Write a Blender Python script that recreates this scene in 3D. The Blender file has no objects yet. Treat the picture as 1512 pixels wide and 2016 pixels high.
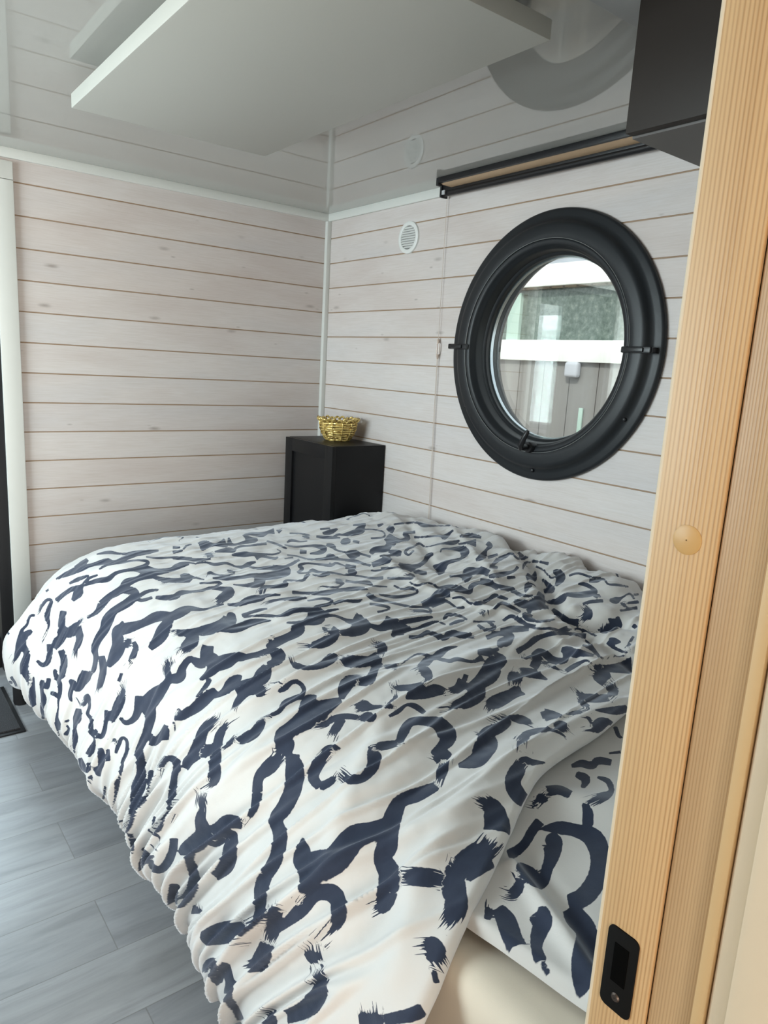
import bpy, bmesh, math, random
import numpy as np
from mathutils import Vector, Matrix
from mathutils.bvhtree import BVHTree

# ---------------------------------------------------------------- camera, world, light, exposure
scene = bpy.context.scene
COL = scene.collection
PI = math.pi
H = 2.10                      # ceiling height
FPX = 1406.0                  # focal length in pixels of the 1512x2016 frame
CAM_POS = Vector((-2.059, -3.2233, 1.3673))
CAM_ROT = Matrix(((0.7943590, 0.0766372, -0.6025948),
                  (-0.6048341, 0.1917251, -0.7729277),
                  (0.0562975, 0.9784519, 0.1986514)))
cam = bpy.data.cameras.new('camera')
camo = bpy.data.objects.new('camera', cam)
COL.objects.link(camo)
cam.sensor_fit = 'VERTICAL'
cam.sensor_height = 36.0
cam.sensor_width = 27.0
cam.lens = 36.0 * FPX / 2016.0
cam.clip_start = 0.02
camo.matrix_world = Matrix.Translation(CAM_POS) @ CAM_ROT.to_4x4()
scene.camera = camo
scene.view_settings.view_transform = 'Standard'
scene.view_settings.look = 'None'
scene.view_settings.gamma = 1.0
scene.view_settings.use_curve_mapping = False
scene.view_settings.exposure = 0.13

world = bpy.data.worlds.new('world')
scene.world = world
world.use_nodes = True
wn = world.node_tree
for n in list(wn.nodes):
    wn.nodes.remove(n)
wo = wn.nodes.new('ShaderNodeOutputWorld')
wb = wn.nodes.new('ShaderNodeBackground')
wt = wn.nodes.new('ShaderNodeTexSky')
wt.sky_type = 'HOSEK_WILKIE'
wt.turbidity = 4.0
wt.ground_albedo = 0.4
wt.sun_direction = Vector((-0.75, -0.35, 0.6)).normalized()
wmix = wn.nodes.new('ShaderNodeMix'); wmix.data_type = 'RGBA'
wmix.inputs[0].default_value = 0.55
wmix.inputs[7].default_value = (0.95, 0.97, 1.0, 1)
wn.links.new(wt.outputs[0], wmix.inputs[6])
wn.links.new(wmix.outputs[2], wb.inputs[0])
wn.links.new(wb.outputs[0], wo.inputs[0])
wb.inputs[1].default_value = 2.7

def light(name, kind, loc, rot, energy, color, size=1.0, size_y=None, spread=None):
    l = bpy.data.lights.new(name, kind)
    l.energy = energy
    l.color = color
    if kind == 'AREA':
        l.shape = 'RECTANGLE'; l.size = size; l.size_y = size_y or size
        if spread: l.spread = spread
    if kind == 'SUN':
        l.angle = math.radians(size)
    o = bpy.data.objects.new(name, l)
    o.location = loc; o.rotation_euler = rot
    COL.objects.link(o)
    return o
# added daylight lamps: at the unseen left window, outside the door glass, behind the camera
light('left_window_fill', 'AREA', (-3.54, -1.00, 1.46), (0, -PI/2, 0), 116, (0.86, 0.93, 1.0), 1.1, 1.5)  # added to light the room from the left, at the unseen window
light('next_room_fill', 'AREA', (-2.3, -6.2, 1.25), (PI/2, 0, 0), 108, (1.0, 0.83, 0.64), 2.6, 1.8)  # warm fill added behind the camera, where the next room is left open
light('door_daylight', 'AREA', (-1.45, 1.15, 1.85), Vector((-0.12, -1.4, -0.95)).to_track_quat('-Z', 'Y').to_euler(), 48, (0.74, 0.87, 1.0), 0.9, 0.6)
light('sun', 'SUN', (0, 0, 8), Vector((0.75, 0.35, -0.62)).to_track_quat('-Z', 'Y').to_euler(), 2.4, (1.0, 0.95, 0.88), 1.0)

# ---------------------------------------------------------------- material helpers
def mat(name, color=(0.8, 0.8, 0.8), rough=0.5, metal=0.0, spec=0.5, coat=0.0):
    m = bpy.data.materials.new(name)
    m.use_nodes = True
    b = m.node_tree.nodes['Principled BSDF']
    b.inputs['Base Color'].default_value = (*color, 1)
    b.inputs['Roughness'].default_value = rough
    b.inputs['Metallic'].default_value = metal
    b.inputs['Specular IOR Level'].default_value = spec
    b.inputs['Coat Weight'].default_value = coat
    return m

class NT:
    """small wrapper for building node graphs"""
    def __init__(self, m):
        self.t = m.node_tree
        self.b = self.t.nodes['Principled BSDF']
    def n(self, kind, **kw):
        x = self.t.nodes.new(kind)
        for k, v in kw.items():
            setattr(x, k, v)
        return x
    def l(self, a, b):
        self.t.links.new(a, b)
    def math(self, op, a, b=None, c=None, clamp=False):
        x = self.n('ShaderNodeMath', operation=op); x.use_clamp = clamp
        for i, v in enumerate((a, b, c)):
            if v is None: continue
            if isinstance(v, (int, float)): x.inputs[i].default_value = v
            else: self.l(v, x.inputs[i])
        return x.outputs[0]
    def ramp(self, f, stops, interp='LINEAR'):
        x = self.n('ShaderNodeValToRGB'); x.color_ramp.interpolation = interp
        e = x.color_ramp.elements
        while len(e) < len(stops): e.new(0.5)
        for i, (p, c) in enumerate(stops):
            e[i].position = p; e[i].color = (*c, 1) if len(c) == 3 else c
        self.l(f, x.inputs[0])
        return x.outputs[0]
    def mix(self, f, a, b, blend='MIX'):
        x = self.n('ShaderNodeMix', data_type='RGBA', blend_type=blend)
        for i, v in ((0, f), (6, a), (7, b)):
            if isinstance(v, (int, float)): x.inputs[i].default_value = v
            elif isinstance(v, tuple): x.inputs[i].default_value = (*v, 1)
            else: self.l(v, x.inputs[i])
        return x.outputs[2]
    def coord(self, scale=(1, 1, 1), kind='Object', rot=(0, 0, 0)):
        tc = self.n('ShaderNodeTexCoord'); mp = self.n('ShaderNodeMapping')
        mp.inputs['Scale'].default_value = scale; mp.inputs['Rotation'].default_value = rot
        self.l(tc.outputs[kind], mp.inputs[0])
        return mp.outputs[0]
    def noise(self, vec, scale=5.0, detail=3.0, rough=0.5, dist=0.0):
        x = self.n('ShaderNodeTexNoise')
        x.inputs['Scale'].default_value = scale; x.inputs['Detail'].default_value = detail
        x.inputs['Roughness'].default_value = rough; x.inputs['Distortion'].default_value = dist
        if vec is not None: self.l(vec, x.inputs['Vector'])
        return x.outputs['Fac']
    def bump(self, h, strength=0.2, dist=0.01):
        x = self.n('ShaderNodeBump')
        x.inputs['Strength'].default_value = strength; x.inputs['Distance'].default_value = dist
        self.l(h, x.inputs['Height']); self.l(x.outputs[0], self.b.inputs['Normal'])
        return x

# ---------------------------------------------------------------- mesh helpers
class MB:
    """collects shapes, then links them as ONE mesh object"""
    def __init__(self):
        self.bm = bmesh.new()
    def _bev(self, geom_verts, w, seg=2):
        es = list({e for v in geom_verts for e in v.link_edges})
        bmesh.ops.bevel(self.bm, geom=es, offset=w, segments=seg, affect='EDGES', profile=0.6, clamp_overlap=True)
    def box(self, lo, hi, bev=0.0, M=None, mi=0, seg=2):
        lo = Vector(lo); hi = Vector(hi)
        before = set(self.bm.faces)
        r = bmesh.ops.create_cube(self.bm, size=1.0)
        c = (lo + hi) / 2; s = hi - lo
        for v in r['verts']:
            v.co = Vector((c[i] + v.co[i] * s[i] for i in range(3)))
            if M is not None: v.co = M @ v.co
        if bev > 0: self._bev(r['verts'], bev, seg)
        for f in set(self.bm.faces) - before: f.material_index = mi
        return self
    def lathe(self, prof, center=(0, 0, 0), axis='Z', n=96, closed=False, mi=0, M=None):
        rings = []
        for (r, h) in prof:
            ring = []
            for i in range(n):
                a = 2 * PI * i / n
                if axis == 'Z': p = Vector((r * math.cos(a), r * math.sin(a), h))
                elif axis == 'X': p = Vector((h, r * math.cos(a), r * math.sin(a)))
                else: p = Vector((r * math.cos(a), h, r * math.sin(a)))
                if M is not None: p = M @ p
                ring.append(self.bm.verts.new(p + Vector(center)))
            rings.append(ring)
        k = len(rings)
        for j in range(k if closed else k - 1):
            a, b = rings[j], rings[(j + 1) % k]
            for i in range(n):
                f = self.bm.faces.new((a[i], a[(i + 1) % n], b[(i + 1) % n], b[i])); f.material_index = mi
        return self
    def disc(self, r, center, axis='X', n=64, mi=0):
        vs = []
        for i in range(n):
            a = 2 * PI * i / n
            p = {'X': (0, r * math.cos(a), r * math.sin(a)), 'Y': (r * math.cos(a), 0, r * math.sin(a)), 'Z': (r * math.cos(a), r * math.sin(a), 0)}[axis]
            vs.append(self.bm.verts.new(Vector(p) + Vector(center)))
        f = self.bm.faces.new(vs); f.material_index = mi
        return self
    def tube(self, pts, r, n=10, cap=True, mi=0):
        pts = [Vector(p) for p in pts]
        rs = r if isinstance(r, (list, tuple)) else [r] * len(pts)
        rings = []; prev = None
        for i, p in enumerate(pts):
            d = (pts[min(i + 1, len(pts) - 1)] - pts[max(i - 1, 0)]).normalized()
            if prev is None:
                u = d.cross(Vector((0, 0, 1)))
                if u.length < 1e-4: u = d.cross(Vector((0, 1, 0)))
            else:
                u = prev - d * prev.dot(d)
            u.normalize(); prev = u; w = d.cross(u)
            rings.append([self.bm.verts.new(p + (u * math.cos(2 * PI * k / n) + w * math.sin(2 * PI * k / n)) * rs[i]) for k in range(n)])
        for a, b in zip(rings, rings[1:]):
            for k in range(n):
                f = self.bm.faces.new((a[k], a[(k + 1) % n], b[(k + 1) % n], b[k])); f.material_index = mi
        if cap:
            self.bm.faces.new(rings[0][::-1]).material_index = mi
            self.bm.faces.new(rings[-1]).material_index = mi
        return self
    def prism(self, poly, lo, hi, axis='X', bev=0.0, mi=0, M=None):
        def P(a, b, h):
            p = Vector({'X': (h, a, b), 'Y': (a, h, b), 'Z': (a, b, h)}[axis])
            return M @ p if M is not None else p
        A = [self.bm.verts.new(P(a, b, lo)) for a, b in poly]
        B = [self.bm.verts.new(P(a, b, hi)) for a, b in poly]
        fs = [self.bm.faces.new(A[::-1]), self.bm.faces.new(B)]
        n = len(poly)
        for i in range(n):
            fs.append(self.bm.faces.new((A[i], A[(i + 1) % n], B[(i + 1) % n], B[i])))
        for f in fs: f.material_index = mi
        if bev > 0: self._bev(A + B, bev)
        return self
    def build(self, name, mats, parent=None, smooth=True, origin=None, angle=35):
        bmesh.ops.recalc_face_normals(self.bm, faces=self.bm.faces)
        me = bpy.data.meshes.new(name)
        self.bm.to_mesh(me); self.bm.free()
        for m in (mats if isinstance(mats, (list, tuple)) else [mats]):
            me.materials.append(m)
        if smooth:
            me.polygons.foreach_set('use_smooth', [True] * len(me.polygons))
            me.set_sharp_from_angle(angle=math.radians(angle))
        o = bpy.data.objects.new(name, me)
        COL.objects.link(o)
        if parent is not None:
            o.parent = parent
            me.transform(Matrix.Translation(-world_loc(parent)))
        elif origin is not None:
            me.transform(Matrix.Translation(-Vector(origin))); o.location = origin
        return o

def world_loc(o):
    v = Vector((0, 0, 0))
    while o is not None:
        v += o.location; o = o.parent
    return v

def thing(name, label, cat, loc=(0, 0, 0), group=None):
    o = bpy.data.objects.new(name, None)
    o.empty_display_size = 0.05
    COL.objects.link(o); o.location = loc
    o['label'] = label; o['category'] = cat
    if group: o['group'] = group
    return o

def tag(o, label, cat, group=None, kind=None):
    o['label'] = label; o['category'] = cat
    if group: o['group'] = group
    if kind: o['kind'] = kind
    return o

def struct(o, label, cat):
    o['kind'] = 'structure'; o['label'] = label; o['category'] = cat
    return o
# ---------------------------------------------------------------- materials
P0 = H - 0.11727               # height of the first groove below the ceiling
PITCH = 0.12

def m_plank_wall():
    m = mat('whitewashed_pine_planks', rough=0.48, spec=0.35); t = NT(m)
    tc = t.n('ShaderNodeTexCoord'); sp = t.n('ShaderNodeSeparateXYZ'); t.l(tc.outputs['Object'], sp.inputs[0])
    along = t.math('ADD', sp.outputs[0], sp.outputs[1])
    row = t.math('FLOOR', t.math('DIVIDE', t.math('SUBTRACT', sp.outputs[2], P0), PITCH))
    local = t.math('FRACT', t.math('DIVIDE', t.math('SUBTRACT', sp.outputs[2], P0), PITCH))
    wn_ = t.n('ShaderNodeTexWhiteNoise', noise_dimensions='1D'); t.l(row, wn_.inputs['W'])
    r = wn_.outputs['Value']
    shift = t.math('MULTIPLY', r, 37.0)
    def vec(ax, az):
        c = t.n('ShaderNodeCombineXYZ')
        t.l(t.math('ADD', t.math('MULTIPLY', along, ax), shift), c.inputs[0])
        t.l(t.math('ADD', t.math('MULTIPLY', local, az), t.math('MULTIPLY', row, 3.7)), c.inputs[1])
        return c.outputs[0]
    grain = t.noise(vec(3.0, 9.0), 3.0, 5.0, 0.62, 0.6)
    broad = t.noise(vec(1.3, 0.6), 1.0, 2.0, 0.5)
    base = t.ramp(grain, [(0.28, (0.615, 0.560, 0.530)), (0.50, (0.660, 0.608, 0.590)), (0.75, (0.695, 0.652, 0.640))])
    tone = t.ramp(broad, [(0.3, (0.90, 0.865, 0.85)), (0.52, (1, 1, 1)), (0.75, (0.93, 0.955, 0.98))])
    col = t.mix(1.0, base, tone, 'MULTIPLY')
    tint = t.ramp(r, [(0.0, (0.95, 0.92, 0.905)), (0.5, (1, 1, 1)), (1.0, (0.93, 0.93, 0.94))])
    col = t.mix(1.0, col, tint, 'MULTIPLY')
    # knots: sparse elongated spots with a soft halo
    for (ax, az, dens, dark, rad) in ((3.3, 1.25, 0.34, 0.58, 0.10), (6.0, 2.1, 0.5, 0.45, 0.085)):
        vo = t.n('ShaderNodeTexVoronoi'); vo.inputs['Scale'].default_value = 1.0; t.l(vec(ax, az), vo.inputs['Vector'])
        keep = t.math('GREATER_THAN', t.n('ShaderNodeSeparateColor').outputs[0], dens)
        sc = keep.node.inputs[0].links[0].from_node
        t.l(vo.outputs['Color'], sc.inputs[0])
        d = t.math('ADD', vo.outputs['Distance'], t.math('MULTIPLY', t.noise(vec(20, 8), 1.5, 2.0), 0.05))
        k = t.n('ShaderNodeMapRange', interpolation_type='SMOOTHSTEP'); t.l(d, k.inputs[0])
        k.inputs[1].default_value = rad * 0.35; k.inputs[2].default_value = rad * 1.5
        k.inputs[3].default_value = dark; k.inputs[4].default_value = 0.0
        col = t.mix(t.math('MULTIPLY', k.outputs[0], keep), col, (0.21, 0.165, 0.145))
    t.l(col, t.b.inputs['Base Color'])
    t.bump(grain, 0.10, 0.002)
    return m

def m_pine(name, c0, c1, across='Y', freq=170.0, rough=0.42):
    """straight-grained pine; grain lines run along z"""
    m = mat(name, rough=rough, spec=0.35); t = NT(m)
    tc = t.n('ShaderNodeTexCoord'); sp = t.n('ShaderNodeSeparateXYZ'); t.l(tc.outputs['Object'], sp.inputs[0])
    a = t.math('ADD', sp.outputs[1], t.math('MULTIPLY', sp.outputs[0], 0.8))
    low = t.noise(t.coord((18, 18, 0.9)), 1.0, 2.0)
    w = t.math('ADD', a, t.math('MULTIPLY', low, 0.006))
    w2 = t.math('ADD', w, t.math('MULTIPLY', t.noise(t.coord((60, 60, 1.2)), 1.0, 3.0), 0.004))
    s = t.math('SINE', t.math('MULTIPLY', w2, freq * 2 * PI))
    f = t.math('ADD', t.math('MULTIPLY', s, 0.5), 0.5)
    f = t.math('POWER', f, 2.2)
    amp = t.noise(t.coord((90, 90, 0.5)), 1.0, 1.0)
    f = t.math('MULTIPLY', f, t.math('ADD', amp, 0.25), clamp=True)
    fib = t.noise(t.coord((900, 900, 22)), 1.0, 2.0)
    f = t.math('ADD', t.math('MULTIPLY', f, 0.85), t.math('MULTIPLY', t.math('SUBTRACT', fib, 0.5), 0.5), clamp=True)
    col = t.mix(f, c0, c1)
    big = t.ramp(t.noise(t.coord((30, 30, 0.6)), 1.0, 1.0), [(0.35, (0.86, 0.82, 0.78)), (0.6, (1, 1, 1))])
    t.l(t.mix(1.0, col, big, 'MULTIPLY'), t.b.inputs['Base Color'])
    t.bump(f, 0.12, 0.0015)
    return m

def m_floor():
    m = mat('grey_vinyl_planks', rough=0.36, spec=0.45); t = NT(m)
    tc = t.n('ShaderNodeTexCoord'); sp = t.n('ShaderNodeSeparateXYZ'); t.l(tc.outputs['Object'], sp.inputs[0])
    W, LEN = 0.187, 1.22
    ry = t.math('DIVIDE', t.math('ADD', sp.outputs[1], 1.565), W)
    row = t.math('FLOOR', ry); ly = t.math('FRACT', ry)
    odd = t.math('FLOORED_MODULO', row, 2.0)
    rx = t.math('ADD', t.math('DIVIDE', t.math('ADD', sp.outputs[0], 1.625), LEN), t.math('MULTIPLY', t.math('SUBTRACT', 1.0, odd), 0.5))
    cx = t.math('FLOOR', rx); lx = t.math('FRACT', rx)
    pid = t.math('ADD', t.math('MULTIPLY', row, 7.31), t.math('MULTIPLY', cx, 3.17))
    wn_ = t.n('ShaderNodeTexWhiteNoise', noise_dimensions='1D'); t.l(pid, wn_.inputs['W']); r = wn_.outputs['Value']
    c = t.n('ShaderNodeCombineXYZ')
    t.l(t.math('ADD', t.math('MULTIPLY', sp.outputs[0], 2.0), t.math('MULTIPLY', r, 50.0)), c.inputs[0])
    t.l(t.math('ADD', t.math('MULTIPLY', sp.outputs[1], 16.0), t.math('MULTIPLY', r, 9.0)), c.inputs[1])
    g = t.noise(c.outputs[0], 1.6, 6.0, 0.62, 0.8)
    g2 = t.noise(c.outputs[0], 0.45, 2.0, 0.5, 0.5)
    col = t.ramp(g, [(0.25, (0.185, 0.19, 0.205)), (0.48, (0.245, 0.255, 0.275)), (0.72, (0.295, 0.305, 0.325))])
    col = t.mix(1.0, col, t.ramp(g2, [(0.3, (0.84, 0.83, 0.82)), (0.65, (1.05, 1.05, 1.05))]), 'MULTIPLY')
    col = t.mix(1.0, col, t.ramp(r, [(0, (0.88, 0.88, 0.89)), (1, (1.08, 1.07, 1.05))]), 'MULTIPLY')
    ey = t.math('MULTIPLY', t.math('MINIMUM', ly, t.math('SUBTRACT', 1.0, ly)), W)
    ex = t.math('MULTIPLY', t.math('MINIMUM', lx, t.math('SUBTRACT', 1.0, lx)), LEN)
    e = t.math('MINIMUM', ex, ey)
    k = t.n('ShaderNodeMapRange'); t.l(e, k.inputs[0]); k.inputs[1].default_value = 0.0004; k.inputs[2].default_value = 0.0018
    k.inputs[3].default_value = 0.6; k.inputs[4].default_value = 0.0
    t.l(t.mix(k.outputs[0], col, (0.12, 0.115, 0.11)), t.b.inputs['Base Color'])
    h = t.math('ADD', t.math('MULTIPLY', g, 0.4), t.math('MULTIPLY', k.outputs[0], -1.0))
    t.bump(h, 0.12, 0.002)
    return m

M = {}
M['planks'] = m_plank_wall()
M['groove'] = mat('bare_pine_groove', (0.36, 0.25, 0.17), 0.7)
M['ceiling'] = mat('glossy_white_ceiling_panel', (0.46, 0.455, 0.43), 0.012, spec=0.95, coat=0.0)
M['white'] = mat('white_painted_trim', (0.66, 0.66, 0.63), 0.4)
M['panelwhite'] = mat('cream_white_enamel', (0.49, 0.48, 0.44), 0.45)
M['soffit'] = mat('grey_board', (0.30, 0.30, 0.295), 0.5)
M['floor'] = m_floor()
M['black'] = mat('satin_black', (0.010, 0.010, 0.012), 0.36, spec=0.4)
M['blackm'] = mat('matt_black', (0.014, 0.014, 0.016), 0.55, spec=0.35)
M['cab'] = mat('black_cabinet_foil', (0.006, 0.006, 0.007), 0.42, spec=0.25)
M['ring'] = mat('anthracite_window_frame', (0.014, 0.016, 0.019), 0.42, spec=0.35)
M['gasket'] = mat('pale_gasket', (0.35, 0.36, 0.36), 0.35, 0.4)
M['alu'] = mat('brushed_aluminium_spacer', (0.55, 0.60, 0.64), 0.25, 0.9)
M['brown'] = mat('dark_brown_cupboard_foil', (0.026, 0.020, 0.017), 0.5, spec=0.2)
M['browndk'] = mat('grey_brown_cupboard_underside', (0.115, 0.105, 0.10), 0.5, spec=0.3)
M['pine'] = m_pine('clear_lacquered_pine', (0.56, 0.37, 0.19), (0.36, 0.205, 0.09), freq=290.0)
M['pine2'] = m_pine('clear_lacquered_pine_fine', (0.52, 0.35, 0.19), (0.36, 0.22, 0.11), freq=420.0)
M['pineedge'] = mat('pale_pine_edge', (0.56, 0.38, 0.19), 0.5)
M['plug'] = mat('tan_plastic_cap', (0.50, 0.30, 0.11), 0.45)
M['cream'] = mat('cream_painted_wall', (0.62, 0.51, 0.37), 0.6)
M['slat'] = mat('oak_slat', (0.60, 0.42, 0.26), 0.6)
M['latch'] = mat('black_latch_metal', (0.005, 0.005, 0.005), 0.7, spec=0.12)
M['mattress'] = mat('cream_fitted_sheet', (0.74, 0.66, 0.55), 0.85, spec=0.2)
M['cord'] = mat('off_white_cord', (0.62, 0.53, 0.47), 0.6)
M['clearp'] = mat('translucent_plastic', (0.52, 0.40, 0.33), 0.25)
M['ventw'] = mat('white_plastic', (0.74, 0.74, 0.72), 0.4)
M['gold'] = mat('gold_glazed_wicker', (0.62, 0.44, 0.10), 0.22, 0.45, spec=0.8)
nt = NT(M['gold'])
nt.l(nt.mix(nt.ramp(nt.noise(nt.coord((45, 45, 130)), 1.0, 2.0), [(0.34, (0, 0, 0)), (0.48, (1, 1, 1))]), (0.20, 0.11, 0.02), (0.82, 0.62, 0.22)), nt.b.inputs['Base Color'])
M['mat'] = mat('charcoal_doormat', (0.02, 0.021, 0.024), 0.95)
nt = NT(M['mat']); nz = nt.noise(nt.coord((1, 1, 1)), 420, 2.0)
nt.l(nt.ramp(nz, [(0.35, (0.012, 0.013, 0.016)), (0.7, (0.075, 0.078, 0.088))]), nt.b.inputs['Base Color']); nt.bump(nz, 0.7, 0.004)
nt = NT(M['mattress']); nt.bump(nt.noise(nt.coord(), 900, 2.0), 0.1, 0.001)
nt = NT(M['ring']); nt.bump(nt.noise(nt.coord(), 260, 2.0), 0.05, 0.001)
# glass: clear with real reflections
def m_glass(name, tint=(0.93, 0.97, 0.95)):
    m = bpy.data.materials.new(name); m.use_nodes = True
    t = m.node_tree
    for n in list(t.nodes): t.nodes.remove(n)
    o = t.nodes.new('ShaderNodeOutputMaterial'); mx = t.nodes.new('ShaderNodeMixShader')
    tr = t.nodes.new('ShaderNodeBsdfTransparent'); gl = t.nodes.new('ShaderNodeBsdfGlossy'); fr = t.nodes.new('ShaderNodeLayerWeight')
    tr.inputs[0].default_value = (*tint, 1); gl.inputs['Roughness'].default_value = 0.0
    gl.inputs['Color'].default_value = (1, 1, 1, 1)
    pw = t.nodes.new('ShaderNodeMath'); pw.operation = 'POWER'; pw.inputs[1].default_value = 4.0
    ad = t.nodes.new('ShaderNodeMath'); ad.operation = 'MULTIPLY_ADD'; ad.inputs[1].default_value = 0.8; ad.inputs[2].default_value = 0.13
    t.links.new(fr.outputs['Facing'], pw.inputs[0]); t.links.new(pw.outputs[0], ad.inputs[0]); t.links.new(ad.outputs[0], mx.inputs[0]); t.links.new(tr.outputs[0], mx.inputs[1]); t.links.new(gl.outputs[0], mx.inputs[2])
    t.links.new(mx.outputs[0], o.inputs[0])
    return m
M['glass'] = m_glass('double_glazing')

# ---------------------------------------------------------------- the room
def cut(o, cutter_mb):
    c = cutter_mb.build('cutter', M['white'], smooth=False)
    md = o.modifiers.new('cut', 'BOOLEAN'); md.operation = 'DIFFERENCE'; md.solver = 'EXACT'; md.object = c
    bpy.context.view_layer.update()
    dg = bpy.context.evaluated_depsgraph_get()
    me = bpy.data.meshes.new_from_object(o.evaluated_get(dg))
    o.modifiers.clear(); old = o.data; o.data = me
    bpy.data.meshes.remove(old); bpy.data.objects.remove(c)

def plank_wall(name, lo, hi, facing, depth_to, mats=None):
    """boards with real V grooves. facing 'Y': front face at y=0 looking -y, spans x lo..hi; facing 'X': front at x=0 looking -x, spans y lo..hi"""
    zs = []
    z = 0.0
    prof = [(0.0, 0.0, 0)]
    k = 0
    levels = []
    while True:
        g = P0 - k * PITCH
        if g < 0.02: break
        levels.append(g); k += 1
    for g in sorted(levels):
        prof += [(0.0, g - 0.0026, 0), (0.0022, g - 0.0012, 1), (0.0022, g + 0.0012, 1), (0.0, g + 0.0026, 1)]
    prof.append((0.0, H, 0))
    bm = bmesh.new()
    def V(d, s, z):
        return bm.verts.new((s, d, z) if facing == 'Y' else (d, s, z))
    A = [V(d, lo, z) for d, z, _ in prof]; B = [V(d, hi, z) for d, z, _ in prof]
    for i in range(len(prof) - 1):
        f = bm.faces.new((A[i], A[i + 1], B[i + 1], B[i])); f.material_index = prof[i + 1][2]
    a0, a1, b0, b1 = V(depth_to, lo, 0), V(depth_to, lo, H), V(depth_to, hi, 0), V(depth_to, hi, H)
    bm.faces.new((a0, a1, b1, b0)); bm.faces.new((A[0], B[0], b0, a0)); bm.faces.new((A[-1], a1, b1, B[-1]))
    bm.faces.new([*A, a1, a0]); bm.faces.new([*B, b1, b0])
    mb = MB(); mb.bm.free(); mb.bm = bm
    return mb.build(name, [M['planks'], M['groove']], smooth=False)

ROOM_L = -3.40
ROOM_N = -6.0
WY, WZ = -1.478, 1.464          # centre of the round window
wb_ = plank_wall('wall_back', ROOM_L, 0.1, 'Y', 0.10)
cut(wb_, MB().box((-2.36, -0.2, -0.1), (-1.513, 0.3, 1.990)))
struct(wb_, 'wall of whitewashed pine planks behind the bed, with the black door at its left end', 'wall')
wr_ = plank_wall('wall_right', ROOM_N, 0.0, 'X', 0.12)
cut(wr_, MB().lathe([(0.001, -0.2), (0.425, -0.2), (0.425, 0.3), (0.001, 0.3)], (0, WY, WZ), 'X', 128))
struct(wr_, 'wall of whitewashed pine planks around the black round window', 'wall')
mb = MB()
mb.box((ROOM_L - 0.1, ROOM_N, 0), (ROOM_L, 0.1, 0.85)); mb.box((ROOM_L - 0.1, ROOM_N, 2.0), (ROOM_L, 0.1, H))
mb.box((ROOM_L - 0.1, -0.28, 0.85), (ROOM_L, 0.1, 2.0)); mb.box((ROOM_L - 0.1, ROOM_N, 0.85), (ROOM_L, -1.82, 2.0))
struct(mb.build('wall_left', M['planks'], smooth=False), 'whitewashed plank wall on the left side of the room', 'wall')
o = struct(MB().box((ROOM_L - 0.1, ROOM_N, -0.1), (0.12, 0.1, 0.0)).build('floor', M['floor'], smooth=False), 'floor of pale grey wood-look planks', 'floor')
o = struct(MB().box((ROOM_L - 0.1, ROOM_N, H), (0.12, 0.1, H + 0.12)).build('ceiling', M['ceiling'], smooth=False), 'glossy light grey ceiling mirroring the walls', 'ceiling')
# unseen overhang added outside to block sun through the doors and windows
struct(MB().box((ROOM_L - 1.5, ROOM_N - 0.5, H + 0.121), (0.35, 0.7, H + 0.2), 0.01).build('trim_7', M['soffit'], smooth=False), 'unseen overhang added to keep the sun out of the windows', 'roof')
# lowered board of the ceiling near the doorway
struct(MB().box((ROOM_L, -2.914, H - 0.022), (0.0, -2.212, H), 0.002).build('trim_1', M['soffit'], smooth=False), 'grey lowered ceiling board beside the brown cupboard', 'ceiling board')
# partition between the bedroom and the next room, right of the doorway
mb = MB()
mb.box((-1.50, -3.02, 0), (0.0, -2.962, H), 0.0)
struct(mb.build('wall_front', M['cream'], smooth=False), 'partition wall beside the doorway', 'wall')
mb = MB().box((ROOM_L, -3.02, 0), (-2.46, -2.914, H))
mb.box((ROOM_L, -3.02, 2.04), (-1.55, -2.914, H))
struct(mb.build('wall_front.001', M['cream'], smooth=False), 'partition wall above the doorway', 'wall')
# trims
struct(MB().prism([(-0.012, H - 0.036), (0, H - 0.036), (0, H), (-0.012, H), (-0.014, H - 0.004), (-0.014, H - 0.032)], ROOM_L, -0.001, 'X').build('trim_2', M['white']), 'white ceiling trim along the back wall', 'trim')
struct(MB().prism([(-0.012, H - 0.036), (0, H - 0.036), (0, H), (-0.012, H), (-0.014, H - 0.004), (-0.014, H - 0.032)], -2.2, -0.001, 'Y').build('trim_3', M['white']), 'white ceiling trim along the window wall', 'trim')
struct(MB().box((-0.024, -0.024, 0), (0, 0, H - 0.036), 0.003).build('trim_4', M['white']), 'white vertical trim in the corner of the room', 'trim')
# door in the back wall: white casing, black frame, glazed leaf
mb = MB().box((-1.513, -0.018, 0.0), (-1.443, 0, 1.985), 0.004); mb.box((-2.43, -0.018, 1.986), (-1.443, 0, 2.052), 0.004)
mb.box((-2.43, -0.018, 0.0), (-2.36, 0, 1.985), 0.004)
struct(mb.build('trim_5', M['white']), 'white casing around the black door', 'door casing')
door = thing('door_1', 'black door at the left end of the back wall', 'door', (-1.93, 0.04, 0)); door['kind'] = 'structure'
mb = MB().box((-1.56, -0.006, 0.0), (-1.513, 0.10, 1.99), 0.003); mb.box((-2.36, -0.006, 0.0), (-2.31, 0.10, 1.99), 0.003); mb.box((-2.31, 0.0, 1.94), (-1.56, 0.10, 1.99), 0.003)
mb.build('door_frame', M['blackm'], door)
mb = MB().box((-2.31, 0.04, 0.0), (-1.85, 0.085, 1.94), 0.003); mb.box((-1.85, 0.04, 0), (-1.56, 0.085, 0.14), 0.003); mb.box((-1.85, 0.04, 1.84), (-1.56, 0.085, 1.94), 0.003)
mb.build('door_panel', M['blackm'], door)
MB().box((-1.85, 0.060, 0.14), (-1.56, 0.064, 1.84)).build('pane', M['glass'], door, smooth=False)

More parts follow.
